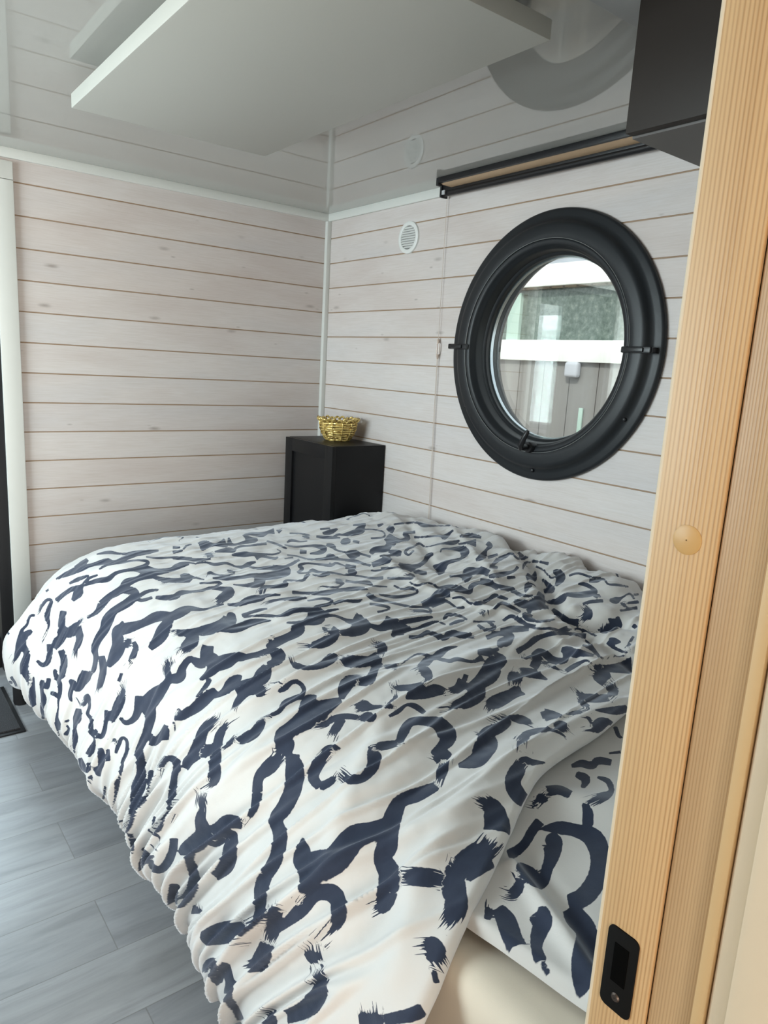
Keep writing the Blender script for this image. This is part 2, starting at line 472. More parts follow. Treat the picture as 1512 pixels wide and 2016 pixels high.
# ---------------------------------------------------------------- round window
win = thing('window_1', 'black round pivot window in the right wall', 'window', (0, WY, WZ)); win['kind'] = 'structure'
c = (0, WY, WZ)
MB().lathe([(0.424, 0.118), (0.424, 0.0), (0.470, 0.0), (0.474, -0.004), (0.474, -0.014), (0.470, -0.019), (0.464, -0.021), (0.448, -0.023), (0.436, -0.026),
            (0.430, -0.033), (0.426, -0.040), (0.420, -0.0445), (0.411, -0.047), (0.390, -0.0490), (0.3745, -0.0490), (0.3725, -0.048), (0.3715, -0.046), (0.3715, 0.02)], c, 'X', 160).build('window_frame', M['ring'], win, angle=50)
sash = MB().lathe([(0.3700, 0.04), (0.3700, -0.045), (0.3680, -0.048), (0.3640, -0.0485), (0.3530, -0.047), (0.3480, -0.042), (0.3455, -0.034), (0.3400, -0.030), (0.3370, -0.020), (0.3365, -0.008), (0.3350, 0.0),
            (0.3340, 0.012), (0.3270, 0.016), (0.3240, 0.020), (0.3240, 0.060), (0.3300, 0.066), (0.360, 0.066)], c, 'X', 160).build('sash', M['ring'], win, angle=50)
MB().lathe([(0.3722, -0.0491), (0.3712, -0.0501), (0.3702, -0.0491)], c, 'X', 160).build('seal', M['gasket'], sash)
MB().lathe([(0.3236, 0.0205), (0.3236, 0.034)], c, 'X', 160).build('glazing_bead', M['black'], sash)
MB().lathe([(0.3240, 0.0405), (0.3190, 0.0405), (0.3190, 0.0550), (0.3240, 0.0550)], c, 'X', 160).build('spacer', M['alu'], sash)
pane = MB().disc(0.3235, (0.038, WY, WZ), 'X', 128); pane.disc(0.3235, (0.057, WY, WZ), 'X', 128)
pane.build('pane', M['glass'], sash, smooth=False)
for (yy, s) in ((WY + 0.405, 1), (WY - 0.405, -1)):
    h = MB().box((-0.064, yy - 0.052, WZ - 0.010), (-0.050, yy + 0.052, WZ + 0.010), 0.004)
    h.box((-0.071, yy - 0.030, WZ - 0.007), (-0.060, yy + 0.030, WZ + 0.007), 0.003)
    h.box((-0.055, yy + s * 0.028, WZ - 0.008), (-0.022, yy + s * 0.052, WZ + 0.008), 0.003)
    h.build('pivot_bracket', M['black'], win)
for (yy, zz) in ((-1.1145, 1.231), (-1.852, 1.245), (-1.491, 1.026)):
    MB().lathe([(0.0005, -0.0350), (0.004, -0.0346), (0.0065, -0.033), (0.0075, -0.030), (0.0078, -0.024)], (0, yy, zz), 'X', 24).build('screw_cap', M['black'], win)
hb = MB().lathe([(0.0005, -0.066), (0.018, -0.065), (0.021, -0.060), (0.021, -0.035)], (0, -1.488, 1.112), 'X', 32).build('handle_base', M['black'], win)
ax = Vector((-0.066, -1.488, 1.112))
hh = MB().tube([ax + Vector((0.006, 0, 0)), ax + Vector((-0.016, 0.001, 0.0)), ax + Vector((-0.030, 0.003, -0.003)), ax + Vector((-0.038, -0.002, 0.006)), ax + Vector((-0.040, -0.016, 0.034)), ax + Vector((-0.038, -0.028, 0.058)), ax + Vector((-0.037, -0.031, 0.064))],
               [0.009, 0.010, 0.0105, 0.0105, 0.0095, 0.0085, 0.005], 14)
hh.build('handle', M['black'], win)
# outside reveal and sill ring
MB().lathe([(0.425, 0.10), (0.470, 0.10), (0.470, 0.125), (0.35, 0.130), (0.335, 0.10), (0.335, 0.065)], c, 'X', 128).build('outer_flange', M['ring'], win)

# unseen window added in the left wall to bring in daylight
w2 = thing('window_2', 'large unseen window added in the left wall to let daylight in', 'window', (ROOM_L, -1.05, 1.2)); w2['kind'] = 'structure'
mb = MB()
for lo_, hi_ in (((ROOM_L - 0.08, -1.82, 0.85), (ROOM_L - 0.02, -0.28, 0.90)), ((ROOM_L - 0.08, -1.82, 1.95), (ROOM_L - 0.02, -0.28, 2.0)),
                 ((ROOM_L - 0.08, -1.82, 0.90), (ROOM_L - 0.02, -1.77, 1.95)), ((ROOM_L - 0.08, -0.33, 0.90), (ROOM_L - 0.02, -0.28, 1.95))):
    mb.box(lo_, hi_, 0.003)
mb.build('window_frame', M['ring'], w2)
MB().box((ROOM_L - 0.055, -1.77, 0.90), (ROOM_L - 0.05, -0.33, 1.95)).build('pane', M['glass'], w2, smooth=False)

# ---------------------------------------------------------------- sliding door leaf and jamb in the foreground
DX = -1.55
leaf = thing('door_2', 'open wooden door leaf in the foreground, its pine edge towards the viewer', 'door', (-1.2, -2.94, 0)); leaf['kind'] = 'structure'
MB().box((DX + 0.0012, -2.9705, 0.002), (-0.68, -2.9165, 2.04), 0.003).build('leaf_panel', M['white'], leaf)
MB().box((DX, -2.9705, 0.002), (DX + 0.010, -2.9185, 2.04), 0.0015).build('edge_strip', M['pine'], leaf)
MB().tube([(DX + 0.0035, -2.9178, 0.002), (DX + 0.0035, -2.9178, 2.04)], 0.0034, 16).build('edge_bead', M['cream'], leaf)
MB().lathe([(0.0005, -0.0014), (0.0095, -0.0012), (0.0115, -0.0004), (0.0118, 0.003)], (DX, -2.947, 1.2515), 'X', 48).build('cap', M['plug'], leaf)
lp = MB()
pts = []
Yc, Z0_, Z1_, hw, rr = -2.9425, 0.822, 0.902, 0.0150, 0.006
for (cy_, cz_, a0) in ((Yc + hw - rr, Z1_ - rr, 0), (Yc - hw + rr, Z1_ - rr, 90), (Yc - hw + rr, Z0_ + rr, 180), (Yc + hw - rr, Z0_ + rr, 270)):
    for k in range(7):
        a = math.radians(a0 + 15 * k); pts.append((cy_ + rr * math.cos(a), cz_ + rr * math.sin(a)))
lp.prism(pts, DX - 0.0016, DX + 0.004, 'X', 0.0005)
lk = lp.build('latch_plate', M['latch'], leaf)
MB().box((DX - 0.0022, Yc - 0.007, 0.850), (DX - 0.0014, Yc + 0.007, 0.888), 0.0003).build('latch_slot', mat('latch_recess_black', (0.002, 0.002, 0.002), 0.9, spec=0.03), lk)
MB().lathe([(0.0005, -0.0030), (0.0030, -0.0030), (0.0042, -0.0016)], (DX, Yc, 0.836), 'X', 24).build('screw', mat('dark_screw', (0.10, 0.08, 0.07), 0.35, 0.8), lk)
struct(MB().box((DX + 0.003, -3.008, 0), (DX + 0.05, -2.9712, 2.04), 0.0015).build('trim_6', M['pine2']), 'fine-grained pine jamb beside the open door leaf', 'door jamb')
struct(MB().box((DX - 0.004, -3.0185, 0), (DX + 0.05, -3.0085, 2.04), 0.002).build('trim_8', M['pineedge']), 'pale narrow pine bead along the outer side of the door jamb', 'trim')
struct(MB().box((DX - 0.001, -3.0345, 0), (DX + 0.05, -3.019, 2.06), 0.003).build('trim_9', M['cream']), 'cream casing strip beside the pale pine bead', 'casing')
struct(MB().box((DX - 0.012, -3.10, 0), (0.0, -3.035, 2.08), 0.006).build('wall_front.002', M['cream']), 'cream painted wall at the right edge', 'wall')

# ---------------------------------------------------------------- heater panel, cupboard, blind, vent
hp = thing('ceiling_heater_panel', 'large flat white rectangular panel hung just below the ceiling', 'heating panel', (-1.17, -1.54, H))
MB().box((-1.470, -2.150, H - 0.081), (-0.872, -0.958, H - 0.043), 0.003).build('panel', M['panelwhite'], hp)
for xx in (-1.38, -0.96):
    MB().box((xx - 0.02, -2.0, H - 0.043), (xx + 0.02, -1.1, H), 0.002).build('mounting_rail', M['white'], hp)

cb = thing('wall_cupboard', 'dark brown cupboard hanging under the ceiling beside the door leaf', 'cupboard', (-0.39, -2.6, H - 0.26))
MB().box((-0.755, -2.912, H - 0.262), (-0.002, -2.282, H - 0.0225), 0.0015).build('body', M['browndk'], cb)
MB().box((-0.780, -2.912, H - 0.258), (-0.757, -2.283, H - 0.0225), 0.0015).build('door', M['brown'], cb)

bl = thing('window_blind', 'rolled-up blind above the round window, wooden slat between two black rails', 'blind', (-0.06, -1.44, H))
MB().box((-0.108, -1.95, H - 0.021), (-0.030, -0.950, H - 0.0005), 0.002).build('slat', M['slat'], bl)
MB().box((-0.122, -1.95, H - 0.021), (-0.108, -0.962, H - 0.001), 0.002).build('rail', M['black'], bl)
r2 = MB().box((-0.044, -1.95, H - 0.030), (-0.018, -0.900, H - 0.0005), 0.003)
r2.tube([(-0.032, -1.95, H - 0.035), (-0.032, -0.900, H - 0.035)], 0.0125, 20)
r2.build('rail', M['black'], bl)
MB().box((-0.122, -0.962, H - 0.030), (-0.100, -0.948, H - 0.001), 0.002).build('end_cap', M['blackm'], bl)
MB().box((-0.050, -0.900, H - 0.052), (-0.014, -0.890, H - 0.004), 0.002).build('end_cap', M['blackm'], bl)
MB().box((-0.0525, -0.9215, H - 0.044), (-0.0470, -0.905, H - 0.028), 0.0005).build('clip', mat('small_grey_clip', (0.45, 0.46, 0.48), 0.5), bl)
MB().lathe([(0.0005, -0.004), (0.005, -0.003), (0.006, 0.0)], (-0.118, -1.30, H - 0.012), 'X', 16).build('screw', M['gasket'], bl)
cordm = MB()
cordm.tube([(-0.012, -0.895, H - 0.05), (-0.0115, -0.897, H - 0.35), (-0.011, -0.9, 1.492)], 0.0011, 8)
cd = cordm.build('pull_cord', M['cord'], bl)
cm = MB().tube([(-0.011, -0.9, 1.496), (-0.011, -0.900, 1.492), (-0.011, -0.901, 1.484), (-0.011, -0.901, 1.478)], [0.003, 0.006, 0.0055, 0.003], 12)
cm.tube([(-0.011, -0.8955, 1.48), (-0.011, -0.8955, 1.432)], 0.0026, 8); cm.tube([(-0.011, -0.9085, 1.48), (-0.011, -0.9085, 1.432)], 0.0026, 8)
cm.tube([(-0.011, -0.902, 1.434), (-0.011, -0.902, 1.424), (-0.011, -0.902, 1.412)], [0.006, 0.006, 0.0025], 12)
cm.build('cord_connector', M['clearp'], cd)
lo2 = MB().tube([(-0.011, -0.9, 1.415), (-0.010, -0.905, 1.1), (-0.010, -0.918, 0.62)], 0.0011, 8)
lo2.tube([(-0.011, -0.9035, 1.415), (-0.010, -0.9105, 1.1), (-0.010, -0.922, 0.62)], 0.0011, 8)
lo2.build('pull_cord', M['cord'], bl)

vt = thing('air_vent', 'small round white air vent with slats on the plank wall', 'vent', (0, -0.651, H - 0.174))
vc = (0, -0.651, H - 0.174)
MB().lathe([(0.049, -0.004), (0.050, -0.009), (0.054, -0.011), (0.062, -0.011), (0.067, -0.008), (0.068, 0.0)], vc, 'X', 64).build('rim', M['ventw'], vt)
MB().lathe([(0.0005, -0.001), (0.05, -0.001)], vc, 'X', 48).build('backing', mat('vent_shadow_grey', (0.30, 0.29, 0.28), 0.8), vt)
for i in range(9):
    dz = -0.040 + i * 0.010
    hw_ = math.sqrt(0.049 ** 2 - dz ** 2)
    Mx = Matrix.Translation((-0.0065, vc[1], vc[2] + dz)) @ Matrix.Rotation(math.radians(35), 4, 'Y')
    MB().box((-0.0012, -hw_, -0.0042), (0.0012, hw_, 0.0042), 0.0, Mx).build('slat', M['ventw'], vt)

# ---------------------------------------------------------------- black cabinet and basket
cab = thing('corner_cabinet', 'narrow black cabinet standing in the corner behind the bed', 'cabinet', (-0.15, -0.36, 0.46))
CZ = H - 1.093
MB().box((-0.278, -0.568, 0.462), (-0.004, -0.150, CZ), 0.0015).build('body', M['cab'], cab)
d = MB()
x0, x1 = -0.300, -0.2785
d.box((x0, -0.5685, 0.465), (x1, -0.506, CZ - 0.001), 0.0015); d.box((x0, -0.212, 0.465), (x1, -0.150, CZ - 0.001), 0.0015)
d.box((x0, -0.506, CZ - 0.063), (x1, -0.212, CZ - 0.001), 0.0015); d.box((x0, -0.506, 0.465), (x1, -0.212, 0.527), 0.0015)
d.box((x0 + 0.011, -0.508, 0.525), (x1 - 0.002, -0.210, CZ - 0.061), 0.0)
d.build('door', M['cab'], cab)

bk = thing('basket', 'small gold woven bowl with a frilled rim on the black cabinet', 'bowl', (-0.125, -0.345, CZ))
bc = Vector((-0.125, -0.345, CZ))
coils = MB()
ncoil = 8
for i in range(ncoil):
    z = 0.006 + i * 0.0112; r = 0.050 + 0.036 * math.sin(min(1, i / 7.0) * PI / 2) ** 0.8
    pts = []
    for k in range(73):
        a = 2 * PI * k / 72
        w = 0.0018 * math.sin(a * 17 + i * 2.1)
        pts.append(bc + Vector(((r + w) * math.cos(a), (r + w) * math.sin(a), z + 0.0014 * math.sin(a * 5 + i))))
    coils.tube(pts, 0.0060, 8, cap=False)
coils.build('coils', M['gold'], bk, angle=80)
inner = MB().lathe([(0.0005, 0.003), (0.048, 0.003), (0.060, 0.018), (0.078, 0.05), (0.0855, 0.092)], tuple(bc), 'Z', 48)
inner.build('lining', mat('dark_gold_glaze', (0.20, 0.13, 0.03), 0.3, 0.6), bk)
fr = MB()
for k in range(24):
    a = 2 * PI * k / 24; t2 = 2 * PI / 24
    pts = []
    for j in range(9):
        q = j / 8.0; aa = a + t2 * (q - 0.5) * 1.25
        rr_ = 0.087 + 0.013 * math.sin(q * PI); zz = 0.090 + 0.016 * math.sin(q * PI) + 0.003 * math.sin(k * 2.3)
        pts.append(bc + Vector((rr_ * math.cos(aa), rr_ * math.sin(aa), zz)))
    fr.tube(pts, [0.003, 0.0045, 0.005, 0.0052, 0.0055, 0.0052, 0.005, 0.0045, 0.003], 8)
fr.build('frilled_rim', M['gold'], bk, angle=80)
rb = MB()
for k in range(12):
    a = 2 * PI * (k + 0.3) / 12
    pts = []
    for i in range(9):
        z = 0.002 + i * 0.0112; r = 0.0545 + 0.036 * math.sin(min(1, i / 7.0) * PI / 2) ** 0.8 + (0.003 if i % 2 else 0.0)
        pts.append(bc + Vector((r * math.cos(a), r * math.sin(a), z)))
    rb.tube(pts, 0.0022, 6)
rb.build('ribs', M['gold'], bk, angle=80)

# ---------------------------------------------------------------- doormat
dm = thing('doormat', 'charcoal doormat lying in front of the black door', 'doormat', (-1.95, -0.38, 0))
MB().box((-2.33, -0.590, 0.0005), (-1.590, -0.170, 0.006), 0.002).build('mat_border', M['black'], dm)
MB().box((-2.315, -0.570, 0.004), (-1.605, -0.185, 0.012), 0.002).build('mat_pile', M['mat'], dm)

# ---------------------------------------------------------------- outside, beyond the round window
M['fsiding'] = mat('grey_facade_boards', (0.26, 0.245, 0.24), 0.7)
nt = NT(M['fsiding']); cc = nt.coord((1, 7, 0.3)); nt.l(nt.ramp(nt.noise(cc, 1.0, 3.0), [(0.3, (0.22, 0.205, 0.20)), (0.7, (0.28, 0.27, 0.26))]), nt.b.inputs['Base Color'])
M['fwhite'] = mat('white_facade_beam', (0.92, 0.92, 0.90), 0.5)
M['fglass'] = mat('green_grey_facade_glass', (0.15, 0.19, 0.17), 0.12, spec=0.6)
nt = NT(M['fglass']); nn = nt.noise(nt.coord((1, 14, 14)), 1.5, 5.0, 0.7)
nt.l(nt.ramp(nn, [(0.35, (0.07, 0.10, 0.085)), (0.55, (0.15, 0.19, 0.165)), (0.75, (0.30, 0.34, 0.31))]), nt.b.inputs['Base Color'])  # mottled green in the glass colour paints in reflected trees
M['fpost'] = mat('pale_green_post', (0.45, 0.60, 0.53), 0.5)
M['deck'] = mat('outdoor_deck_boards', (0.45, 0.36, 0.26), 0.8)
nt = NT(M['deck']); br = nt.n('ShaderNodeTexBrick'); br.inputs['Scale'].default_value = 1.0
br.inputs['Brick Width'].default_value = 3.0; br.inputs['Row Height'].default_value = 0.145; br.inputs['Mortar Size'].default_value = 0.012
br.inputs['Color1'].default_value = (0.30, 0.23, 0.15, 1); br.inputs['Color2'].default_value = (0.24, 0.20, 0.155, 1); br.inputs['Mortar'].default_value = (0.12, 0.10, 0.08, 1)
nt.l(nt.coord(), br.inputs['Vector']); nt.l(br.outputs[0], nt.b.inputs['Base Color'])
fac = thing('neighbour_facade', 'building outside seen through the round window, white beams over grey boards', 'building', (3.05, 0.8, -0.15))
MB().box((3.02, -2.5, -0.15), (3.2, 5.0, 1.50)).build('siding', M['fsiding'], fac)
sm = MB()
for k in range(26): 
    yy = -2.4 + k * 0.29
    sm.box((3.008, yy, -0.15), (3.02, yy + 0.282, 1.50), 0.002)
sm.build('board', M['fsiding'], fac)
MB().box((2.96, -2.5, 1.500), (3.2, 5.0, 1.680), 0.004).build('beam', M['fwhite'], fac)
MB().box((2.96, -2.5, 2.138), (3.2, 5.0, 2.320), 0.004).build('beam', M['fwhite'], fac)
MB().box((3.00, -2.5, 2.124), (3.2, 5.0, 2.138)).build('beam_edging', M['deck'], fac)
MB().box((3.06, -2.5, 1.680), (3.10, 5.0, 2.124)).build('upper_glazing', M['fglass'], fac)
MB().box((3.02, 1.44, 1.680), (3.06, 1.585, 2.10), 0.004).build('post', M['fpost'], fac)
MB().box((3.03, 0.05, 1.680), (3.055, 0.075, 2.03), 0.003).build('post', M['fpost'], fac)
MB().box((3.10, -2.5, 2.320), (3.35, 5.0, 3.0)).build('fascia', mat('blue_grey_fascia', (0.33, 0.35, 0.40), 0.6), fac)
MB().box((2.985, 0.60, 0.86), (3.0, 0.64, 1.12), 0.003).build('downpipe_clip', M['fpost'], fac)
lm = MB().box((2.93, 0.665, 1.37), (3.0, 0.80, 1.50), 0.03, seg=4)  # rounded pale block added for a pale shape seen in the pane
lm.build('pale_block', mat('pale_block_paint', (0.55, 0.56, 0.62), 0.4), fac)
struct(MB().box((-14, -8, -0.35), (5, 16, -0.15)).build('ground', M['deck'], smooth=False), 'wooden decking outside', 'ground')
# things outside beyond the black door (mirrored in the round pane)
sh = thing('outbuilding', 'low blue-grey building far outside beyond the door', 'building', (-8.2, 7.5, -0.15))
MB().box((-11, 7.4, -0.15), (-5.5, 9.5, 2.2), 0.02).build('wall', mat('blue_grey_render', (0.30, 0.31, 0.38), 0.7), sh)
MB().box((-11.3, 7.1, 2.2), (-5.2, 9.8, 2.35), 0.02).build('roof', M['soffit'], sh)
vn = thing('van', 'pale grey van parked outside beyond the door', 'van', (-6.3, 4.9, -0.15))
vp = [(-0.95, 0.25), (-0.95, 0.95), (-0.75, 1.05), (-0.45, 1.75), (1.6, 1.80), (1.75, 1.6), (1.75, 0.25)]
MB().prism([(a - 6.6, b - 0.15) for a, b in vp], 4.6, 6.2, 'Y', 0.05).build('body', mat('pale_car_paint', (0.32, 0.34, 0.40), 0.3), vn)
for xx in (-7.1, -5.4):
    MB().lathe([(0.0005, 0.0), (0.2, 0.0), (0.3, 0.03), (0.3, 0.2)], (xx, 4.56, 0.15), 'Y', 32).build('wheel', M['blackm'], vn)
MB().prism([(-7.25, 0.93), (-7.02, 1.5), (-6.3, 1.5), (-6.3, 0.93)], 4.585, 4.60, 'Y', 0.0).build('side_window', M['fglass'], vn)
# ---------------------------------------------------------------- bed
bed = thing('bed', 'low bed frame on short black feet under the patterned duvet', 'bed', (-0.75, -1.5, 0))
BY0, BY1 = -2.86, -0.24
MB().box((-1.46, BY0, 0.10), (-0.06, BY1, 0.30), 0.01).build('frame', M['blackm'], bed)
MB().box((-0.34, -0.62, 0.30), (-0.004, -0.06, 0.460), 0.004).build('head_shelf', M['blackm'], bed)
for (xx, yy) in ((-1.560, -0.345), (-1.40, -2.80), (-0.12, -0.30), (-0.12, -2.80)):
    MB().lathe([(0.0005, 0.0), (0.024, 0.0), (0.027, 0.01), (0.027, 0.10), (0.0005, 0.104)], (xx, yy, 0.0005), 'Z', 32).build('leg', M['blackm'], bed)
MB().box((-1.57, -0.365, 0.06), (-1.44, -0.325, 0.105), 0.012, seg=3).build('corner_bracket', M['blackm'], bed)
mt = MB()
mt.box((-1.43, BY0, 0.305), (-0.36, -0.78, 0.555), 0.045, seg=5)
mtr = mt.build('mattress', M['mattress'])
tag(mtr, 'mattress in a plain cream sheet showing at the near corner of the bed', 'mattress')

# ---- noise
_rng = np.random.RandomState(7)
_perm = np.tile(_rng.permutation(256), 3)
_g = _rng.rand(256) * 2 * np.pi
_gx, _gy = np.cos(_g), np.sin(_g)
def pn(x, y):
    xi = np.floor(x).astype(int); yi = np.floor(y).astype(int)
    xf = x - xi; yf = y - yi
    u = xf ** 3 * (xf * (xf * 6 - 15) + 10); v = yf ** 3 * (yf * (yf * 6 - 15) + 10)
    def g(ix, iy, dx, dy):
        h = _perm[_perm[ix & 255] + (iy & 255)]
        return _gx[h] * dx + _gy[h] * dy
    n00 = g(xi, yi, xf, yf); n10 = g(xi + 1, yi, xf - 1, yf); n01 = g(xi, yi + 1, xf, yf - 1); n11 = g(xi + 1, yi + 1, xf - 1, yf - 1)
    return (n00 * (1 - u) + n10 * u) * (1 - v) + (n01 * (1 - u) + n11 * u) * v
def sst(a, b, x):
    t = np.clip((x - a) / (b - a), 0, 1); return t * t * (3 - 2 * t)
def catmull(P, t):
    """P (n,...) control rows, t array in [0, n-1]"""
    n = len(P); i = np.clip(np.floor(t).astype(int), 0, n - 2); f = (t - i)
    f = f.reshape(f.shape + (1,) * (P.ndim - 1))
    p0 = P[np.clip(i - 1, 0, n - 1)]; p1 = P[i]; p2 = P[i + 1]; p3 = P[np.clip(i + 2, 0, n - 1)]
    return 0.5 * ((2 * p1) + (p2 - p0) * f + (2 * p0 - 5 * p1 + 4 * p2 - p3) * f ** 2 + (3 * p1 - p0 - 3 * p2 + p3) * f ** 3)

# cross-sections of the duvet (x, z), from the wall side over the top down to the hem, at stations along the bed
ST_Y = np.array([-2.85, -2.45, -1.8, -1.2, -0.85, -0.62, -0.42, -0.27])
ST = np.array([
 [(-0.05,0.5),(-0.05,0.56),(-0.09,0.595),(-0.25,0.6),(-0.6,0.61),(-0.95,0.615),(-1.2,0.61),(-1.38,0.58),(-1.49,0.5),(-1.567,0.38),(-1.587,0.25),(-1.577,0.12),(-1.535,0.085),(-1.45,0.115)],
 [(-0.03,0.585),(-0.035,0.645),(-0.07,0.69),(-0.25,0.692),(-0.6,0.68),(-0.95,0.68),(-1.2,0.67),(-1.38,0.625),(-1.49,0.5235),(-1.56,0.3815),(-1.59,0.255),(-1.57,0.13),(-1.53,0.1),(-1.45,0.13)],
 [(-0.02,0.642),(-0.025,0.692),(-0.06,0.732),(-0.25,0.74),(-0.6,0.717),(-0.95,0.712),(-1.2,0.697),(-1.38,0.642),(-1.49,0.5384),(-1.54,0.3836),(-1.57,0.26),(-1.54,0.175),(-1.505,0.14),(-1.45,0.17)],
 [(-0.02,0.652),(-0.025,0.702),(-0.06,0.742),(-0.25,0.745),(-0.6,0.727),(-0.95,0.722),(-1.2,0.712),(-1.38,0.672),(-1.5,0.5754),(-1.555,0.4066),(-1.585,0.2775),(-1.555,0.21),(-1.52,0.165),(-1.45,0.195)],
 [(-0.05,0.658),(-0.06,0.708),(-0.1,0.738),(-0.25,0.746),(-0.6,0.728),(-0.95,0.723),(-1.2,0.713),(-1.38,0.688),(-1.5,0.5996),(-1.57,0.4484),(-1.61,0.315),(-1.59,0.2),(-1.54,0.15),(-1.47,0.18)],
 [(-0.1,0.6),(-0.12,0.64),(-0.16,0.675),(-0.28,0.686),(-0.6,0.68),(-0.95,0.68),(-1.2,0.675),(-1.36,0.65),(-1.48,0.581),(-1.57,0.439),(-1.63,0.325),(-1.62,0.205),(-1.56,0.155),(-1.48,0.185)],
 [(-0.2,0.52),(-0.22,0.54),(-0.26,0.56),(-0.35,0.58),(-0.6,0.59),(-0.95,0.595),(-1.18,0.59),(-1.32,0.575),(-1.43,0.511),(-1.52,0.389),(-1.59,0.305),(-1.59,0.19),(-1.53,0.15),(-1.46,0.18)],
 [(-0.3,0.36),(-0.32,0.37),(-0.36,0.39),(-0.45,0.4),(-0.62,0.41),(-0.92,0.41),(-1.12,0.41),(-1.24,0.4),(-1.34,0.354),(-1.42,0.276),(-1.48,0.245),(-1.48,0.21),(-1.45,0.18),(-1.4,0.19)]])
NU, NV = 470, 500
def make_duvet():
    # arc-length parameter from the middle section
    mid = ST[3]; tt = np.linspace(0, 13, 1400); c = catmull(mid, tt)
    L = np.concatenate([[0], np.cumsum(np.linalg.norm(np.diff(c, axis=0), axis=1))])
    S = np.linspace(0, L[-1], NU); tu = np.interp(S, L, tt)
    x_mid = catmull(mid, tu)[:, 0]
    # near edge of the cloth, a line running from the wall side towards the hanging corner
    yn = np.interp(-x_mid, [0.0, 0.35, 0.80, 1.12, 1.38, 1.50, 1.60], [-2.27, -2.33, -2.43, -2.48, -2.60, -2.62, -2.63])
    yn = np.minimum.accumulate(yn)
    sm = np.convolve(np.pad(yn, 15, 'edge'), np.ones(31) / 31, 'valid'); yn = sm
    yf = np.interp(S, [0, 0.35, 0.8, 1.3, 1.7, L[-1]], [-0.60, -0.56, -0.33, -0.30, -0.31, -0.38])
    V = np.linspace(0, 1, NV)
    NC = 26                                        # rows that curl under at the near edge
    y = np.empty((NU, NV)); vlen = np.empty((NU, NV))
    w = (np.arange(NV) - NC) / (NV - 1 - NC)
    y[:] = yn[:, None] + np.clip(w, 0, 1)[None, :] * (yf - yn)[:, None]
    ti = np.interp(y, ST_Y, np.arange(len(ST_Y)))
    # smooth interpolation across stations for every u
    X = np.empty((NU, NV)); Z = np.empty((NU, NV))
    for i in range(NU):
        colP = catmull(ST.transpose(1, 0, 2), np.array([tu[i]]))[0]       # (stations, 2)
        r = catmull(colP, ti[i]); X[i] = r[:, 0]; Z[i] = r[:, 1]
    Y = y.copy()
    Sg = np.repeat(S[:, None], NV, 1)
    vcoord = y.copy()
    # curl at the near edge: half circle under
    r = 0.020
    for k in range(NC):
        a = (NC - k) / NC * PI * 1.05
        vcoord[:, k] = yn - (NC - k) / NC * PI * r
    def normals(X, Y, Z):
        Pm = np.stack([X, Y, Z], -1)
        du = np.gradient(Pm, axis=0); dv = np.gradient(Pm, axis=1)
        n = np.cross(du, dv); n /= np.linalg.norm(n, axis=-1, keepdims=True) + 1e-12
        return n
    # normals from un-curled sheet (use first true row for curl rows)
    n = np.empty((NU, NV, 3)); nn = normals(X[:, NC:], Y[:, NC:], Z[:, NC:])
    if nn[NU // 3, 50, 2] < 0: nn = -nn
    n[:, NC:] = nn; n[:, :NC] = nn[:, :1]
    # ---- wrinkles
    s, v = Sg, vcoord
    hang = sst(1.45, 1.85, s)
    near = 1 - sst(-2.0, -1.3, v)
    drop = np.log1p(np.exp((s - 1.42) * 14)) / 14        # length of cloth past the shoulder of the bed
    a = v + 0.13 * s - (0.40 + 0.30 * near) * drop + 0.05 * pn(s * 1.7, v * 1.9)
    h = np.zeros_like(s)
    rd = lambda q: 1 - 2 * np.abs(q)
    h += 0.025 * (0.35 + 0.85 * near + 0.6 * hang) * pn(a * 6.5 + 3.1, s * 1.3)
    h += 0.0115 * (0.35 + 0.6 * near + 0.7 * hang) * pn(a * 13.0 + 1.7, s * 2.1 + 9)
    h += 0.0052 * (0.5 + 0.5 * near + 0.8 * hang) * pn(a * 27.0, s * 4.0 + 5)
    # sharp pleats
    pl_ = pn(a * 8.0 + 11.3, s * 0.9 + 2.2)
    h += 0.0105 * (0.30 + 0.9 * near * (0.5 + hang) + 0.45 * hang) * np.exp(-(pl_ / 0.055) ** 2)
    pl2 = pn(a * 12.0 + 31.3, s * 1.5 + 7.2)
    h += 0.007 * (0.35 + hang + near) * np.exp(-(pl2 / 0.06) ** 2)
    # deep folds of the hanging side
    h += 0.026 * hang * pn(a * 7.5 + 20, s * 0.8) * (0.6 + 0.4 * near)
    # lumpy top towards the wall and the far end
    far = sst(-2.1, -1.5, v) * (1 - sst(1.45, 1.75, s))
    wallside = 1 - sst(0.25, 0.75, s)
    h += 0.012 * far * pn(s * 4.4 + 8, v * 4.6) + 0.009 * far * pn(s * 9 + 2, v * 8 + 4) + 0.005 * far * pn(s * 19, v * 16 + 6)
    h += wallside * (0.016 * pn(s * 5 + 3, v * 6.3 + 1) + 0.013 * pn(s * 11, v * 13 + 2) + 0.006 * pn(s * 22, v * 25))
    h += 0.0012 * pn(s * 45, v * 45)
    # creases and ridges, as polylines in plan (x, y)
    Xp, Yp = X.copy(), vcoord
    def pdist(poly):
        D = np.full(Xp.shape, 9.0)
        for (ax_, ay), (bx, by) in zip(poly, poly[1:]):
            dx, dy = bx - ax_, by - ay
            t = np.clip(((Xp - ax_) * dx + (Yp - ay) * dy) / (dx * dx + dy * dy), 0, 1)
            D = np.minimum(D, np.hypot(Xp - ax_ - t * dx, Yp - ay - t * dy))
        return D
    topm = 1 - sst(1.5, 1.7, s)
